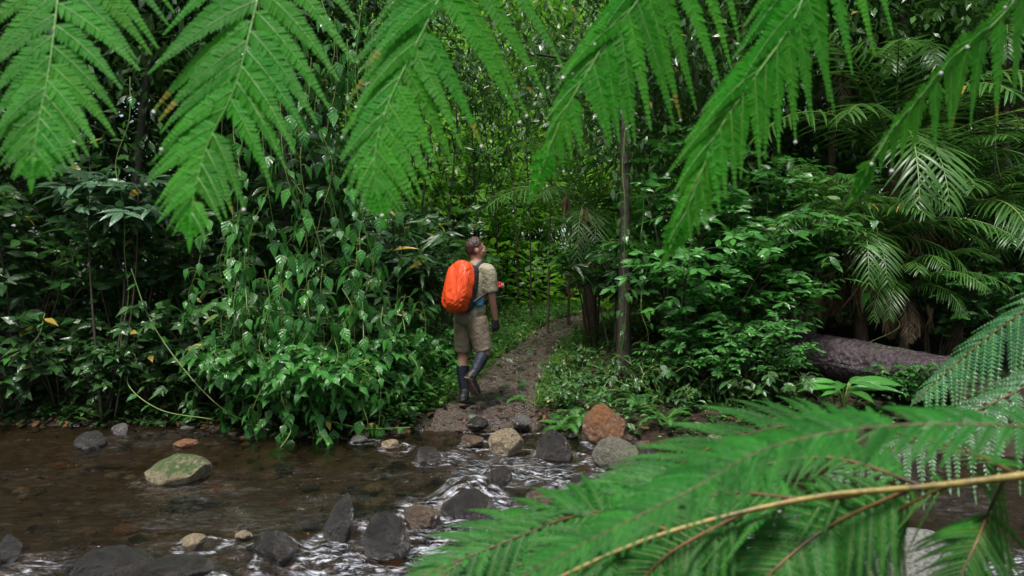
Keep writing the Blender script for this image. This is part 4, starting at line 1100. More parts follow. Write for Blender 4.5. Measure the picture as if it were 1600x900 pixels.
cover('leaf_litter', 500, 14, edge_l, .10, 'litter', 'fallen brown leaves at the edge of the left bank', 'leaf litter', hgt=.012, up=.1)
cover('leaf_litter', 2600, 5, floor_all, .10, 'litter', 'fallen brown leaves on the forest floor', 'leaf litter', hgt=.01, up=.1)
def verge(rng, n):
    y = 7.5 + 7.5 * rng.random(n); sg = np.where(rng.random(n) < .5, -1, 1); x = path_x(y) + sg * (path_w(y) * .78 + rng.exponential(.2, n)); return x, y
cover('grass', 7000, 11, verge, .11, 'grass', 'bright mossy grass along the verges of the path', 'grass', 'strap', 1.2, .02)
cover('ground_cover', 2600, 12, verge, .05, 'leaf_herb', 'small bright herbs along the verges of the path', 'ground cover', hgt=.08)
cover('leaf_litter', 2200, 8, path_l, .07, 'litter', 'fallen brown leaves on the path', 'leaf litter', hgt=.012, up=.1)

# ------------------------------------------------------------------ the near fern fronds
def leaflet_mb(p0, d, Nv, L, w0, nl, grav, rng, lobew=1.3):
    mb = MB(); s = np.linspace(0, 1, 14)
    d = nz(d)
    c = p0 + d * L * s[:, None] - UP * grav * L * (s ** 2)[:, None]
    T = tangents(c); Nn = nz(Nv - (T * Nv).sum(1, keepdims=True) * T); S = np.cross(T, Nn)
    tube(mb, c, np.linspace(.0013, .0005, 14), 5, 1, .5, False)
    k = np.linspace(.03, .985, nl); ii = k * 13; i0 = np.clip(ii.astype(int), 0, 12); fr = (ii - i0)[:, None]
    pp = c[i0] * (1 - fr) + c[i0 + 1] * fr
    w = w0 * np.interp(k, [0, .12, .45, .8, 1], [.9, 1, .70, .27, .04])
    tone = np.clip(rng.normal(.5, .22), 0, .97); cut = rng.uniform(.80, .93) if rng.random() < .05 else 2
    for g in (-1, 1):
        dd = T[i0] * .75 + g * S[i0] + rng.normal(0, .07, (nl, 3))
        leaves(mb, pp, dd, Nn[i0] + g * S[i0] * .18 + rng.normal(0, .07, (nl, 3)), w * rng.uniform(.9, 1.08, nl), L / nl * lobew, 'lobe' if lobew > 1.1 else 'pinnule', 4, .06, .12 if lobew > 1.1 else .45, 0, np.where(k > cut, 1.0, np.clip(tone + rng.normal(0, .05 if lobew > 1.1 else .16, nl), 0, .97)))
    leaves(mb, c[-2], T[-1], Nn[-1], L * .10, w0 * .22, 'lance', 3, 0, .1, 0, np.array([tone]))
    return mb, c

DROP = None
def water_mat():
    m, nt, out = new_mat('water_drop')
    p = N_(nt, 'ShaderNodeBsdfPrincipled', inp={'Base Color': (1, 1, 1, 1), 'Roughness': 0.03, 'IOR': 1.33, 'Transmission Weight': 0.35, 'Specular IOR Level': 1.0})  # white base stands in for bright sky caught in the drop
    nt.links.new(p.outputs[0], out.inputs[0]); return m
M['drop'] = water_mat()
dv, df = ico(3)

def pinnate(root, mats, axis, Nv, n, L, ang, w0, rng, grav=.12, prof=None, rib_r=(.003, .0012), rib_name='midrib', ribmat='fern_rib', drops=0, start=0.0, base=None, jit=.03, lobes=26, t_end=.93, lobew=1.3):
    """axis: 3D points of the midrib; L, ang: (left, right) lengths in metres and angles in degrees"""
    off = np.array(base if base is not None else root.location)
    c = spline(axis, 48); T = tangents(c)
    rb = MB(); tube(rb, c - off, np.linspace(rib_r[0], rib_r[1], 48), 7); ribo = rb.build(rib_name, ribmat if not isinstance(ribmat, str) else M[ribmat], root)
    host = ribo if rib_name != 'midrib' else root
    tips = []
    for gi, g in ((0, 1), (1, -1)):
        for k in range(n):
            t = start + (t_end - start) * (1 - (1 - (k + .5 * gi) / n) ** 1.12)
            if rng.random() < .035: continue
            i = t * 47; i0 = min(int(i), 46); fr = i - i0
            p0 = c[i0] * (1 - fr) + c[i0 + 1] * fr
            Tn = T[i0]; Nn = nz(Nv - (Nv @ Tn) * Tn); S = np.cross(Tn, Nn) * g
            a = math.radians(ang[gi] * (1 - .30 * t) + rng.normal(0, 2.5))
            d = Tn * math.cos(a) + S * math.sin(a) + Nn * rng.normal(0, jit * 2)
            ln = L[gi] * (np.interp(t, *(prof[gi] if isinstance(prof, dict) else prof)) if prof else (1 - t) ** .85 + .05) * rng.uniform(.94, 1.06)
            wl = w0 * min(1, (ln / max(L)) ** .55 + .05)
            mb, cc = leaflet_mb(p0, d, nz(Nn + rng.normal(0, jit, 3)), ln, wl, max(7, int(lobes * (ln / max(L)) ** .8)), grav, rng, lobew)
            mb.v = [q - off for q in mb.v]
            mb.build('leaflet', mats, host); tips.append(cc[-1])
    # tip of the frond
    mb = MB(); nl = 9; kk = np.linspace(t_end, .995, nl) * 47; i0 = np.clip(kk.astype(int), 0, 46)
    for g in (1, -1):
        Nn = nz(Nv - (T[i0] @ Nv)[:, None] * T[i0]); S = np.cross(T[i0], Nn) * g
        leaves(mb, c[i0] - off, T[i0] * .8 + S * .8, Nn, np.linspace(w0 * 1.0, w0 * .25, nl), w0 * .5, 'lobe', 3, .1, .2, 0, np.full(nl, .5))
    leaves(mb, c[-2] - off, T[-1], nz(Nv), w0 * 1.2, w0 * .35, 'lance', 3, .1, .2, 0, np.array([.5]))
    mb.build('leaf_tip', mats, host); tips.append(c[-1])
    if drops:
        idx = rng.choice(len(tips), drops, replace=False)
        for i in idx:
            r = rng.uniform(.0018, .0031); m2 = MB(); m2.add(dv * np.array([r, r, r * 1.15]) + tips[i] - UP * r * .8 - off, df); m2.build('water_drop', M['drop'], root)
    return ribo

def top_frond(pts, L, ang, Nv, label, seed, n=15, drops=3, w0=.028):
    rng = np.random.default_rng(seed); L = (L[0] * .92, L[1] * .92)
    ax = [P(*p) for p in pts]
    root = empty('fern_frond', tuple(ax[0]))
    pinnate(root, [M['fern'], M['fern_rib']], ax, nz(np.array(Nv, float)), n, L, ang, w0, rng, drops=drops, grav=.28, rib_r=(.0020, .0008), lobes=34)
    tag(root, label, 'fern frond', 'fern fronds hanging along the top')
top_frond([(112, -170, 1.12), (95, -40, 1.08), (78, 100, 1.03), (60, 195, 1.0), (50, 275, .98)], (.19, .20), (52, 58), (.25, -1, .15), 'leftmost hanging fern frond, cut by the left edge, dark on its left half', 1, 17, 2)
top_frond([(445, -180, 1.15), (412, -40, 1.1), (388, 60, 1.06), (366, 140, 1.04), (325, 225, 1.02), (304, 300, 1.0), (297, 368, .99)], (.22, .22), (54, 58), (.0, -1, .2), 'second hanging fern frond from the left, with a long drooping tip', 2, 18, 4)
top_frond([(750, -190, 1.2), (705, -50, 1.14), (680, 10, 1.11), (640, 90, 1.08), (600, 180, 1.05), (585, 260, 1.03), (597, 335, 1.02)], (.22, .26), (34, 64), (.25, -1, .2), 'hanging fern frond whose tip ends straight above the backpack, bright green', 3, 18, 6)
top_frond([(1110, -190, 1.2), (1035, -60, 1.15), (990, 10, 1.12), (950, 60, 1.1), (920, 110, 1.08), (880, 180, 1.06), (830, 305, 1.04)], (.20, .23), (22, 56), (.4, -1, .2), 'hanging fern frond right of the picture centre, tip pointing down to the far path', 4, 18, 5)
top_frond([(1345, -180, 1.1), (1280, -60, 1.06), (1235, 40, 1.03), (1180, 120, 1.0), (1120, 210, .98), (1085, 300, .97), (1042, 398, .96)], (.21, .19), (26, 46), (.35, -1, .15), 'longest hanging fern frond, its tip reaching down beside the dark mossy trunk', 5, 19, 4)
top_frond([(1720, -190, 1.15), (1640, -70, 1.1), (1560, 30, 1.06), (1500, 80, 1.03), (1440, 150, 1.01), (1390, 210, 1.0), (1330, 312, .99)], (.10, .17), (18, 56), (.75, -1, .1), 'rightmost hanging fern frond, seen edge on and wet with white drops', 6, 14, 5)

# the big frond reaching in from the lower right
rng = np.random.default_rng(77)
rach = [P(1720, 722, .84), P(1600, 742, .86), P(1450, 760, .88), P(1260, 779, .90), P(1050, 830, .91), P(900, 890, .91), P(770, 960, .90)]
big = empty('tree_fern_frond', tuple(rach[0])); off = np.array(big.location)
mb = MB(); c = spline(rach, 60); tube(mb, c - off, np.linspace(.0050, .0024, 60), 10); mb.build('rachis', M['fern_rachis'], big)
M['fern_rib_low'] = simple_mat('fern_rib_low', (0.05, 0.09, 0.02), (0.10, 0.14, 0.03), 20, 0.4)
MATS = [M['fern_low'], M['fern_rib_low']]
def side_frond(pts, Nv, n, L, ang, seed, grav=.25, prof=([0, .12, .5, .85, 1], [.55, .9, 1, .5, .15]), w0=.018, start=.05):
    pinnate(big, MATS, [P(*p) for p in pts], nz(np.array(Nv, float)), n, L, ang, w0, np.random.default_rng(seed), grav=grav, prof=prof, rib_name='side_frond', ribmat='fern_rib_dark', start=start, base=off, rib_r=(.0032, .0010), lobes=36, jit=.05, lobew=.88)
NEAR = {0: ([0, .12, .5, .85, 1], [.55, .9, 1, .5, .15]), 1: ([0, .3, .45, .6, .85, 1], [.15, .3, .7, 1, .55, .15])}
side_frond([(1592, 742, .88), (1480, 696, 1.02), (1300, 660, 1.17), (1150, 684, 1.17), (1005, 756, 1.10), (850, 822, 1.02), (650, 903, .95)], (.0, -.55, .83), 44, (.14, .20), (60, 64), 1, prof=NEAR)
side_frond([(1450, 762, .90), (1290, 715, 1.0), (1120, 745, 1.04), (950, 810, 1.02), (780, 900, .97), (690, 960, .95)], (.05, -.6, .8), 42, (.13, .18), (60, 64), 2, prof=NEAR)
side_frond([(1345, 772, .91), (1200, 798, 1.0), (1120, 850, .97), (1060, 925, .94)], (.1, -.75, .65), 22, (.12, .13), (60, 62), 3, w0=.011)
side_frond([(1490, 756, .90), (1400, 800, .98), (1340, 850, .95), (1290, 930, .93)], (.1, -.75, .65), 24, (.11, .12), (60, 62), 4, w0=.010)
side_frond([(1570, 746, .89), (1545, 800, .97), (1520, 860, .95), (1480, 940, .93)], (.1, -.8, .6), 24, (.10, .11), (60, 62), 5, w0=.010)
side_frond([(1050, 830, .93), (940, 800, 1.0), (830, 830, 1.03), (720, 880, 1.0), (640, 940, .98)], (.0, -.6, .8), 30, (.13, .15), (60, 64), 6)
side_frond([(1255, 780, .91), (1130, 772, .97), (1010, 812, .98), (900, 872, .96), (800, 950, .94)], (.0, -.6, .8), 32, (.13, .15), (60, 64), 7)
side_frond([(1160, 802, .92), (1040, 870, .93), (960, 960, .92)], (.1, -.75, .65), 22, (.11, .12), (60, 62), 8, w0=.012)
side_frond([(1420, 765, .89), (1300, 820, .93), (1210, 890, .92), (1150, 960, .91)], (.1, -.75, .65), 24, (.11, .12), (60, 62), 9, w0=.012)
tag(big, 'big tree fern frond reaching in from the lower right on a tan stalk', 'fern frond')
M['fern_pale'] = leaf_mat('fern_pale', (0.035, 0.17, 0.050), (0.075, 0.26, 0.085), 0.3, 0.3, tcol=(0.06, 0.4, 0.05), vein=0.2, veins=3, mid=0.2, spec=1.0)
near = empty('fern_frond', tuple(P(1760, 640, .62)))
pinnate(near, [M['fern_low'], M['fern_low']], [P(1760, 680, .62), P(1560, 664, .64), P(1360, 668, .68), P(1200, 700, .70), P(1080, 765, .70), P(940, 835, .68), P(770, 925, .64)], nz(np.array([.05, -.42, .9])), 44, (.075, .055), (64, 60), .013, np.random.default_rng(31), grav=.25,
        prof=([0, .2, .6, .9, 1], [.7, 1, .95, .45, .1]), ribmat='fern_rib_dark', rib_r=(.0014, .0006), lobes=24, lobew=.95)
tag(near, 'dark blurred fern frond nearest of all, arching over the lower right corner', 'fern frond')
def right_frond(pts, Nv, n, L, ang, label, seed, grav=.35):
    ax = [P(*p) for p in pts]; root = empty('fern_frond', tuple(ax[0]))
    pinnate(root, [M['fern_pale'], M['fern_rib']], ax, nz(np.array(Nv, float)), n, L, ang, .017, np.random.default_rng(seed), grav=grav, ribmat='fern_rib_dark', prof=([0, .5, .9, 1], [1, .85, .35, .1]), lobew=.9)
    tag(root, label, 'fern frond', 'fern fronds at the right edge')
right_frond([(1740, 410, 1.5), (1640, 462, 1.52), (1560, 515, 1.56), (1490, 572, 1.6), (1425, 632, 1.62)], (-.2, -.5, .85), 22, (.10, .20), (50, 60), 'pale wet fern frond slanting in front of the right end of the log', 11)
right_frond([(1760, 520, 1.35), (1640, 585, 1.38), (1520, 645, 1.4), (1400, 700, 1.38), (1270, 760, 1.35)], (-.1, -.55, .83), 24, (.10, .18), (52, 62), 'wet fern frond at the right edge above the tan stalk', 12)

# the tree fern that carries the near fronds stands just outside the picture, at the viewer's right hand
tf = empty('tree_fern', (1.75, .25, 0)); base = np.array([1.75, .25, 0.0]); crown = np.array([0, 0, 2.05])
mb = MB(); c = spline([(0, 0, -.2), (.02, .01, 1.0), crown], 16); tube(mb, c, np.linspace(.10, .075, 16), 12); mb.build('trunk', M['bark_palm'], tf)
ends = [P(112, -170, 1.12), P(445, -180, 1.15), P(750, -190, 1.2), P(1110, -190, 1.2), P(1345, -180, 1.1), P(1720, -190, 1.15), P(1720, 722, .84), P(1760, 680, .62), P(1740, 410, 1.5), P(1760, 520, 1.35)]
for i, e in enumerate(ends):
    e = e - base; m_ = (crown + e) / 2 + UP * (.28 if i < 6 else .12); mb = MB()
    tube(mb, spline([crown - UP * .05, m_, e], 20), np.linspace(.010, .0035, 20), 8); mb.build('stalk', M['fern_rachis'], tf)
tag(tf, 'tree fern beside the viewer whose stalks carry the near fronds', 'tree fern')

# ------------------------------------------------------------------ the walker
def loft(mb, cs, A, B, ra, rb, seg=20, mat=0, sub=4):
    cs = np.asarray(cs, float); n = (len(cs) - 1) * sub + 1
    c = spline(cs, n); t = np.linspace(0, len(cs) - 1, n)
    ra = np.interp(t, range(len(cs)), ra); rb = np.interp(t, range(len(cs)), rb)
    an = np.linspace(0, 2 * math.pi, seg, endpoint=False)
    v = c[:, None] + (ra[:, None] * np.cos(an))[..., None] * A + (rb[:, None] * np.sin(an))[..., None] * B
    idx = np.arange(n * seg).reshape(n, seg)
    f = np.stack([idx[:-1], np.roll(idx[:-1], -1, 1), np.roll(idx[1:], -1, 1), idx[1:]], -1).reshape(-1, 4)
    v = np.vstack([v.reshape(-1, 3), c[0], c[-1]]); b = n * seg
    ff = []
    for k in range(0, seg, 2):
        ff += [[b, idx[0, (k + 2) % seg], idx[0, (k + 1) % seg], idx[0, k]], [b + 1, idx[-1, k], idx[-1, (k + 1) % seg], idx[-1, (k + 2) % seg]]]
    mb.add(v, np.vstack([f, ff]), mat)
def ell(mb, c, axes, radii):
    v, f = UVS
    mb.add(np.asarray(c) + v[:, :1] * radii[0] * axes[0] + v[:, 1:2] * radii[1] * axes[1] + v[:, 2:] * radii[2] * axes[2], f)
def uvsphere(nu=20, nv=12):
    th = np.linspace(.02, math.pi - .02, nv); ph = np.linspace(0, 2 * math.pi, nu, endpoint=False)
    v = np.stack([np.sin(th)[:, None] * np.cos(ph), np.sin(th)[:, None] * np.sin(ph), np.cos(th)[:, None] + 0 * ph], -1).reshape(-1, 3)
    idx = np.arange(nu * nv).reshape(nv, nu)
    f = np.stack([idx[:-1], idx[1:], np.roll(idx[1:], -1, 1), np.roll(idx[:-1], -1, 1)], -1).reshape(-1, 4)
    v = np.vstack([v, [[0, 0, 1], [0, 0, -1]]]); b = nu * nv
    ff = []
    for k in range(0, nu, 2):
        ff += [[b, idx[0, k], idx[0, (k + 1) % nu], idx[0, (k + 2) % nu]], [b + 1, idx[-1, (k + 2) % nu], idx[-1, (k + 1) % nu], idx[-1, k]]]
    return v, np.vstack([f, ff])
UVS = uvsphere()
def limb(mb, pts, rad, seg=14):
    c = spline(pts, (len(pts) - 1) * 5 + 1)
    r = np.interp(np.linspace(0, len(pts) - 1, len(c)), range(len(pts)), rad)
    tube(mb, c, r, seg)
def fuse(mb, name, mat, parent, voxel=.008, smooth=3, wrinkle=0.0, ws=9.0, stretch=(1, 1, 1)):
    o = bpy.data.objects.new('raw', mb.mesh('raw', [mat])); COL.objects.link(o)
    m = o.modifiers.new('r', 'REMESH'); m.mode = 'VOXEL'; m.voxel_size = voxel; m.use_smooth_shade = True
    m = o.modifiers.new('s', 'SMOOTH'); m.factor = .5; m.iterations = smooth
    bpy.context.view_layer.update()
    dg = bpy.context.evaluated_depsgraph_get()
    me = bpy.data.meshes.new_from_object(o.evaluated_get(dg)); me.name = name
    old = o.data; bpy.data.objects.remove(o); bpy.data.meshes.remove(old)
    if wrinkle:
        n = len(me.vertices); co = np.empty(n * 3, np.float32); me.vertices.foreach_get('co', co); co = co.reshape(-1, 3)
        no = np.empty(n * 3, np.float32); me.vertices.foreach_get('normal', no); no = no.reshape(-1, 3)
        w = np.array([1 - 2 * abs(mnoise.noise(Vector((p[0] * ws * stretch[0], p[1] * ws * stretch[1], p[2] * ws * stretch[2])))) + .5 * mnoise.noise(Vector(p) * ws * 2.2) for p in co.tolist()])
        co = co + no * (w * wrinkle)[:, None]; me.vertices.foreach_set('co', co.astype(np.float32).ravel()); me.update()
    if not me.materials: me.materials.append(mat)
    me.materials[0] = mat
    me.polygons.foreach_set('use_smooth', np.ones(len(me.polygons), bool))
    return put(bpy.data.objects.new(name, me), parent)

M['skin'] = simple_mat('skin', (0.42, 0.20, 0.13), (0.52, 0.27, 0.18), 8, .5, .15, 60, .003)
M['hair'] = simple_mat('hair', (0.022, 0.010, 0.007), (0.055, 0.026, 0.017), 40, .5, .8, 90, .006)
M['shirt'] = simple_mat('shirt_cloth', (0.27, 0.25, 0.17), (0.36, 0.335, 0.235), 5, .8, .8, 20, .03, .2)
M['shorts'] = simple_mat('shorts_cloth', (0.165, 0.135, 0.092), (0.235, 0.195, 0.138), 5, .8, .8, 18, .03, .2)
M['sock'] = simple_mat('gaiter_cloth', (0.008, 0.011, 0.020), (0.018, 0.024, 0.042), 12, .6, .4, 60, .006, .3)
M['boot'] = simple_mat('boot_leather', (0.010, 0.010, 0.011), (0.035, 0.034, 0.034), 14, .4, .6, 50, .008)
M['sole'] = simple_mat('boot_sole', (0.07, 0.045, 0.03), (0.16, 0.11, 0.075), 20, .7, .8, 70, .01)
M['glove'] = simple_mat('glove', (0.010, 0.010, 0.012), (0.028, 0.028, 0.032), 20, .6)
M['strap'] = simple_mat('strap', (0.010, 0.010, 0.012), (0.03, 0.03, 0.035), 20, .6)
M['blue'] = simple_mat('blue_plastic', (0.02, 0.16, 0.30), (0.04, 0.24, 0.40), 10, .4)
M['red'] = simple_mat('red_plastic', (0.35, 0.012, 0.012), (0.48, 0.03, 0.02), 10, .35)
M['orange'] = simple_mat('orange_cover', (0.64, 0.060, 0.009), (0.78, 0.080, 0.012), 3, .5, .25, 16, .02)
M['eye'] = simple_mat('eye_white', (.7, .7, .68), (.75, .75, .72), 4, .1, 0)

YP = 7.5
O = P(731, 638, YP); O[2] = float(Hraw(O[0], YP + .03)) + .006
def J(px, py, dy=0.0):
    return P(px, py, YP + dy) - P(731, 638, YP)
fw = nz(np.array([.64, .77, 0])); rt = nz(np.array([.77, -.64, 0])); hd = nz(np.array([.93, .36, 0])); hs = np.cross(hd, UP)
man = empty('person', tuple(O)); tag(man, 'walker in khaki shirt and shorts with dark gaiters, seen from behind on the path', 'person')

tor = [J(733, 503), J(735, 488), J(738, 470), J(742, 450), J(745, 434), J(745, 424), J(744, 416), J(744, 408)]
tra = [.155, .165, .145, .165, .185, .160, .075, .058]; trb = [.11, .122, .10, .112, .112, .092, .066, .058]
b = MB()
loft(b, tor, rt, fw, tra, trb)
RL = [J(744, 500, -.05), J(750, 526, -.05), J(757, 549, -.04), J(751, 565, -.11), J(741, 585, -.20)]
LL_ = [J(725, 500, .06), J(725, 528, .07), J(724, 556, .07), J(723, 578, .05), J(726, 616, .03)]
limb(b, RL, [.098, .082, .058, .060, .038]); limb(b, LL_, [.098, .082, .058, .060, .040])
ra_heel, ra_ball, ra_toe = J(734, 593, -.24), J(742, 610, -.18), J(748, 617, -.14)
limb(b, [J(741, 585, -.20), ra_heel, ra_ball, ra_toe], [.038, .036, .040, .026])
la_heel, la_ball, la_toe = J(724, 629, -.02), J(737, 632, .12), J(742, 634, .19)
limb(b, [J(726, 616, .03), la_heel, la_ball, la_toe], [.040, .036, .038, .024])
RA = [J(763, 428, -.12), J(767, 450, -.11), J(769, 471, -.08), J(772, 490, -.03), J(774, 503, .0)]
LA = [J(727, 427, .13), J(733, 452, .21), J(741, 468, .28), J(758, 463, .27), J(769, 459, .22)]
limb(b, RA, [.058, .046, .040, .036, .027]); limb(b, LA, [.058, .046, .040, .036, .027])
# hands: palm, four bent fingers and a thumb
def hand(mb, wrist, d, n, curl, thumb, s=1.0):
    d = nz(d); n = nz(n - (n @ d) * d); w = np.cross(d, n)
    loft(mb, [wrist - d * .01, wrist + d * .03, wrist + d * .085], w, n, [.026, .038, .042], [.020, .016, .014], 12)
    for i, (o, ln) in enumerate(((-.032, .070), (-.011, .080), (.011, .075), (.031, .058))):
        p = wrist + d * .08 + w * o
        q = [p, p + d * ln * .45 + n * curl * ln * .15, p + d * ln * .75 + n * curl * ln * .5, p + d * ln * .8 + n * curl * ln * .85]
        limb(mb, q, [.0095, .009, .008, .0065], 8)
    p = wrist + d * .025 + w * thumb * .032
    limb(mb, [p, p + d * .03 + w * thumb * .022 + n * .012, p + d * .06 + w * thumb * .022 + n * .03], [.012, .0105, .008], 8)
RH = (RA[-1], nz(J(775, 520, .03) - RA[-1]), -rt * .6 + fw * .3)
LH = (LA[-1], nz(np.array([.75, -.45, .25])), np.array([-.3, .6, .7]))
hand(b, *RH, .8, 1.0); hand(b, *LH, 1.0, 1.0)
# head
hc = J(744, 392, 0)
ell(b, hc + UP * .012 - hd * .008, (hs, hd, UP), (.074, .094, .094))
ell(b, hc + hd * .035 - UP * .035, (hs, hd, UP), (.058, .058, .072))
ell(b, hc + hd * .060 - UP * .078, (hs, hd, UP), (.030, .026, .026))
ell(b, hc + hd * .082 - UP * .004 + UP * .022, (hs, hd, UP), (.046, .016, .014))
limb(b, [hc + hd * .086 + UP * .008, hc + hd * .104 - UP * .020, hc + hd * .110 - UP * .032], [.010, .012, .013], 8)
for k, z in ((.012, -.052), (.012, -.064)):
    ell(b, hc + hd * .090 + UP * z, (hs, hd, UP), (.024, .010, .0065))
for g in (-1, 1):
    ell(b, hc + hs * g * .076 - hd * .012 - UP * .016, (hs, hd, UP), (.012, .022, .034))
    ell(b, hc + hs * g * .036 + hd * .066 - UP * .024, (hs, hd, UP), (.022, .020, .018))
limb(b, [J(744, 420, 0), J(744, 410, 0), hc - UP * .05 - hd * .02], [.066, .058, .056])
fuse(b, 'body', M['skin'], man, .0055, 3)
for g in (-1, 1):
    e = MB(); ell(e, hc + hs * g * .032 + hd * .079 + UP * .000, (hs, hd, UP), (.010, .009, .006)); e.build('eye', M['eye'], man)
# hair
v, f = ICO4
q = v.copy(); ax = np.stack([v[:, 0], v[:, 1], v[:, 2]], 1)
inh = ((v[:, 2] > -.05 + 1.25 * np.clip(v[:, 1] + .05, 0, 1)) | ((v[:, 1] < -.05) & (v[:, 2] > -.72 - .25 * v[:, 1] * 0)))
inh &= ~((np.abs(v[:, 0]) > .75) & (v[:, 2] < .05) & (v[:, 1] > -.45))
nn = np.array([mnoise.noise(Vector((p[0] * 3.5, p[1] * 5, p[2] * 3))) + .6 * mnoise.noise(Vector((p[0] * 14, p[1] * 12, p[2] * 5))) for p in v.tolist()])
sc_ = np.where(inh, 1.17 + .085 * nn + .05 * np.clip(v[:, 2] + .2, 0, 1) - .10 * np.clip(v[:, 1], 0, 1), .80)
w = hc + UP * .014 - hd * .008 + v[:, :1] * sc_[:, None] * .076 * hs + v[:, 1:2] * sc_[:, None] * .096 * hd + v[:, 2:] * sc_[:, None] * .096 * UP
mb = MB(); mb.add(w, f); mb.build('hair', M['hair'], man)
# clothes
s = MB(); loft(s, tor[:1] + tor[1:7], rt, fw, [x + .014 for x in tra[:7]], [x + .014 for x in trb[:7]])
limb(s, [tor[5] * .5 + RA[0] * .5, RA[0], RA[1], J(768, 459, -.10)], [.085, .073, .068, .070]); limb(s, [tor[5] * .5 + LA[0] * .5, LA[0], LA[1]], [.085, .073, .066])
limb(s, [J(744, 418), J(745, 412)], [.082, .074])
fuse(s, 'shirt', M['shirt'], man, .010, 3, .007, 8, (1, 1, .6))
s = MB(); loft(s, [J(736, 478), J(735, 490), J(733, 504), J(734, 511)], rt, fw, [.158, .178, .178, .12], [.115, .138, .13, .10])
limb(s, [J(744, 500, -.05), J(750, 526, -.05), J(756, 550, -.04)], [.115, .108, .098]); limb(s, [J(725, 500, .06), J(725, 528, .07), J(724, 553, .07)], [.115, .106, .096])
fuse(s, 'shorts', M['shorts'], man, .009, 3, .006, 6, (1, 1, .5))
s = MB(); loft(s, [J(737, 481), J(737.3, 477.5)], rt, fw, [.166, .164], [.126, .124]); s.build('belt', M['strap'], man)
s = MB(); limb(s, [J(755, 557, -.075), J(751, 565, -.11), J(741, 585, -.20)], [.066, .068, .047]); fuse(s, 'gaiter', M['sock'], man, .007, 2, .003, 20)
s = MB(); limb(s, [J(723, 574, .055), J(723, 582, .05), J(726, 614, .03)], [.066, .066, .050]); fuse(s, 'gaiter', M['sock'], man, .007, 2, .003, 20)
s = MB(); limb(s, [J(742, 584, -.20), J(737, 590, -.225), ra_heel, ra_ball, ra_toe], [.052, .050, .047, .051, .034]); bo = fuse(s, 'boot', M['boot'], man, .007, 2, .002, 25)
dn = nz(np.cross(ra_toe - ra_heel, rt)); dn = dn if dn[1] < 0 else -dn
s = MB(); fdir = nz(ra_toe - ra_heel); sd_ = np.cross(fdir, dn)
loft(s, [ra_heel + dn * .030 - fdir * .035, ra_heel + dn * .032, ra_ball + dn * .036, ra_toe + dn * .022 + fdir * .02], sd_, dn, [.034, .044, .052, .034], [.017, .017, .017, .014], 14); s.build('sole', M['sole'], bo)
s = MB(); limb(s, [J(726, 612, .03), J(725, 622, .01), la_heel, la_ball, la_toe], [.054, .053, .047, .050, .036]); bo = fuse(s, 'boot', M['boot'], man, .007, 2, .002, 25)
s = MB(); fdir = nz((la_toe - la_heel) * np.array([1, 1, 0])); sd_ = np.cross(fdir, UP)
loft(s, [la_heel - UP * .042 - fdir * .045, la_heel - UP * .044, la_ball - UP * .026, la_toe - UP * .016 + fdir * .03], sd_, UP, [.034, .045, .053, .034], [.014, .014, .014, .012], 14); s.build('sole', M['sole'], bo)
for hh in (RH, LH):
    s = MB(); dd = nz(hh[1]); n2 = nz(hh[2] - (hh[2] @ dd) * dd); w2 = np.cross(dd, n2)
    loft(s, [hh[0] - dd * .012, hh[0] + dd * .03, hh[0] + dd * .088], w2, n2, [.033, .044, .048], [.027, .022, .020], 14)
    for i, (o, ln) in enumerate(((-.032, .045), (-.011, .052), (.011, .048), (.031, .038))):
        p = hh[0] + dd * .08 + w2 * o; limb(s, [p, p + dd * ln * .6 + n2 * .004, p + dd * ln * .95 + n2 * .018], [.0125, .0118, .0108], 8)
    fuse(s, 'glove', M['glove'], man, .005, 2)

# what he carries
rc = empty('camera', tuple(O + LH[0] + nz(LH[1]) * .07 + UP * .05)); mb = MB()
def rbox(mb, c, A, B, C, r, k=4.0, mat=0):
    v, f = UVS
    e = 2.0 / k; w = np.sign(v) * np.abs(v) ** e
    mb.add(np.asarray(c) + w[:, :1] * r[0] * A + w[:, 1:2] * r[1] * B + w[:, 2:] * r[2] * C, f, mat)
cd = nz(np.array([.8, -.5, .1])); cs_ = nz(np.cross(cd, UP)); cu = np.cross(cs_, cd)
rbox(mb, (0, 0, 0), cd, cs_, cu, (.052, .022, .040), 6); mb.build('body', M['red'], rc)
mb = MB(); loft(mb, [cs_ * .012, cs_ * .034], cd, cu, [.020, .018], [.020, .018], 16); mb.build('lens', M['strap'], rc)
mb = MB(); rbox(mb, cd * .02 + cu * .034, cd, cs_, cu, (.014, .012, .006), 5); mb.build('button', M['strap'], rc)
tag(rc, 'small red device held up in the left hand of the walker', 'camera')

# backpack under an orange rain cover
pk = tor[3] * .6 + tor[2] * .2 + tor[4] * .2 - fw * .235
pku = nz(np.array([0, 0, 1.0]) + fw * .22 + rt * .03)
bp = empty('backpack', tuple(O + pk)); PS = .94; v, f = ico(6)
pf = nz(np.cross(pku, rt)); pf = pf if pf @ fw > 0 else -pf
z = v[:, 2]; k = np.abs(v) ** (2 / 3.1) * np.sign(v)
taper = np.interp(z, [-1, -.4, .2, .7, 1], [.92, 1.06, 1.0, .86, .74])
fold = np.array([mnoise.noise(Vector((p[0] * 2.2 + p[2] * .9, p[1] * 2.2, p[2] * 1.1))) * .085 + (1 - abs(mnoise.noise(Vector((p[0] * 2.0 + p[2] * 3.2, p[1] * 2, p[2] * 1.2 - p[0] * 2 + 5)))) * 2.4) * .030 + (1 - abs(mnoise.noise(Vector((p[0] * 4 + p[2] * 2.5, p[1] * 4, p[2] * 1.6 + 3)))) * 3) * .007
                 - .055 * max(0, 1 - abs(mnoise.noise(Vector((p[0] * 3 - p[2] * 3.5, p[1] * 3, p[2] * 3 + 9)))) * 9) for p in v.tolist()])
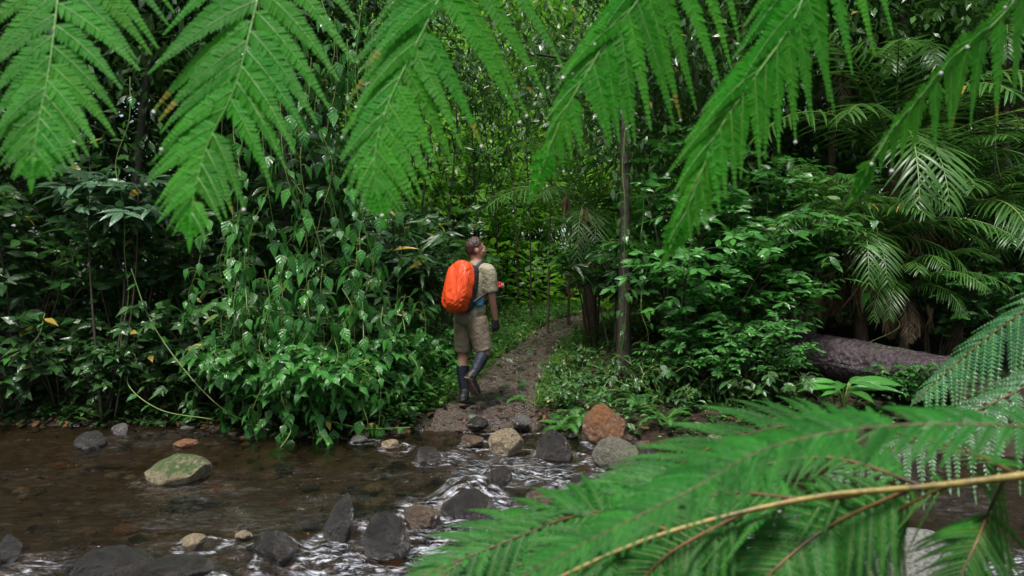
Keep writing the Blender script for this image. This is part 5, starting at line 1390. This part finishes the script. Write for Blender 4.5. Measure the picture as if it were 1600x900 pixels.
cinch = np.clip((k[:, 1] - .25) / .5, 0, 1)      # gathered hem on the side of the back
pleat = .05 * cinch * np.sin(np.arctan2(z, v[:, 0]) * 26)
g = 1 + fold + pleat - .20 * cinch ** 2
w = (k[:, :1] * .158 * (taper * g)[:, None]) * rt * PS + (k[:, 1:2] * .125 * (taper * g)[:, None]) * pf + (k[:, 2:] * .278 * (1 + fold * .4)[:, None]) * pku
mb = MB(); mb.add(w, f); mb.build('rain_cover', M['orange'], bp)
mb = MB(); rbox(mb, pf * .085, rt, pf, pku, (.14, .07, .25), 5); mb.build('back_panel', M['strap'], bp)
for g_ in (1, -1):
    sh = tor[5] + rt * g_ * .105
    pth = [pk + pf * .10 + pku * .20 + rt * g_ * .09, sh - fw * .06 + UP * .052, sh + fw * .03 + UP * .055, sh + fw * .125 - UP * .03, tor[4] + rt * g_ * .15 + fw * .115 - UP * .10, tor[3] + rt * g_ * .185 + fw * .02 - UP * .05, pk + pf * .10 - pku * .14 + rt * g_ * .15]
    c = spline([p - pk for p in pth], 40); T = tangents(c)
    cen = np.array(tor[4]) - pk; out = c - (cen + ((c - cen) @ UP)[:, None] * UP); out = nz(out); ww = nz(np.cross(T, out)); mb = MB()
    wd = np.where(np.arange(40) < 26, .028, .012)
    quad = np.stack([c - ww * wd[:, None], c - ww * wd[:, None] + out * .012, c + ww * wd[:, None] + out * .012, c + ww * wd[:, None]], 1).reshape(-1, 3)
    idx = np.arange(160).reshape(40, 4)
    mb.add(quad, np.stack([idx[:-1], np.roll(idx[:-1], -1, 1), np.roll(idx[1:], -1, 1), idx[1:]], -1).reshape(-1, 4))
    mb.build('shoulder_strap', M['strap'], bp)
n = 40; an = np.linspace(0, 2 * math.pi, n); mb = MB()
ring = [(tor[2] + UP * -.03) - pk + rt * .172 * math.cos(t) + fw * .128 * math.sin(t) for t in an]
ring = np.array(ring); oo = nz(ring - ring.mean(0))
quad = np.stack([ring - UP * .03, ring - UP * .03 + oo * .012, ring + UP * .03 + oo * .012, ring + UP * .03], 1).reshape(-1, 3); idx = np.arange(n * 4).reshape(n, 4)
mb.add(quad, np.stack([idx[:-1], np.roll(idx[:-1], -1, 1), np.roll(idx[1:], -1, 1), idx[1:]], -1).reshape(-1, 4)); mb.build('hip_belt', M['strap'], bp)
mb = MB(); bc = J(749, 476, -.16) - pk; rbox(mb, bc, nz(fw + rt * .3), nz(rt - fw * .3), UP, (.045, .022, .038), 4); mb.build('hip_pocket', M['blue'], bp)
tag(bp, 'backpack under a bright orange rain cover on the back of the walker', 'backpack')

# ------------------------------------------------------------------ light, camera
SUN_EL, SUN_AZ = math.radians(66), math.radians(202)     # high over the stream, a little behind the left shoulder
w = bpy.data.worlds.new("World"); sc.world = w; w.use_nodes = True
nt = w.node_tree; bg = nt.nodes['Background']
sky = nt.nodes.new('ShaderNodeTexSky'); sky.sky_type = 'NISHITA'; sky.sun_disc = False
sky.sun_elevation = SUN_EL; sky.sun_rotation = SUN_AZ; sky.air_density = 1.0; sky.dust_density = 3.0; sky.ozone_density = 1.0
hs_ = nt.nodes.new('ShaderNodeHueSaturation'); hs_.inputs['Saturation'].default_value = 0.65; nt.links.new(sky.outputs[0], hs_.inputs['Color']); nt.links.new(hs_.outputs[0], bg.inputs[0]); bg.inputs[1].default_value = 0.075
sl = bpy.data.lights.new('sun', 'SUN'); sl.energy = 1.5; sl.angle = math.radians(13); sl.color = (1, .96, .9)
so = put(bpy.data.objects.new('sun', sl))
dirv = Vector((math.sin(SUN_AZ) * math.cos(SUN_EL), math.cos(SUN_AZ) * math.cos(SUN_EL), math.sin(SUN_EL)))
so.rotation_euler = (-dirv).to_track_quat('-Z', 'Y').to_euler()

cam = bpy.data.cameras.new('camera'); cam.sensor_width = 36; cam.lens = F / 1600 * 36; cam.clip_end = 500; cam.clip_start = .05
co = put(bpy.data.objects.new('viewpoint', cam)); co.location = (0, 0, CAM_H); co.rotation_euler = (math.radians(90), 0, 0)
cam.dof.use_dof = True; cam.dof.focus_distance = 7.4; cam.dof.aperture_fstop = 5.6
sc.camera = co
sc.view_settings.view_transform = 'Standard'; sc.view_settings.look = 'None'; sc.view_settings.exposure = 1.5; sc.view_settings.gamma = 1
sc.render.engine = 'CYCLES'; sc.cycles.use_denoising = True
sc.cycles.max_bounces = 6; sc.cycles.diffuse_bounces = 3; sc.cycles.glossy_bounces = 3; sc.cycles.transmission_bounces = 4; sc.cycles.transparent_max_bounces = 8
sc.cycles.caustics_reflective = False; sc.cycles.caustics_refractive = False
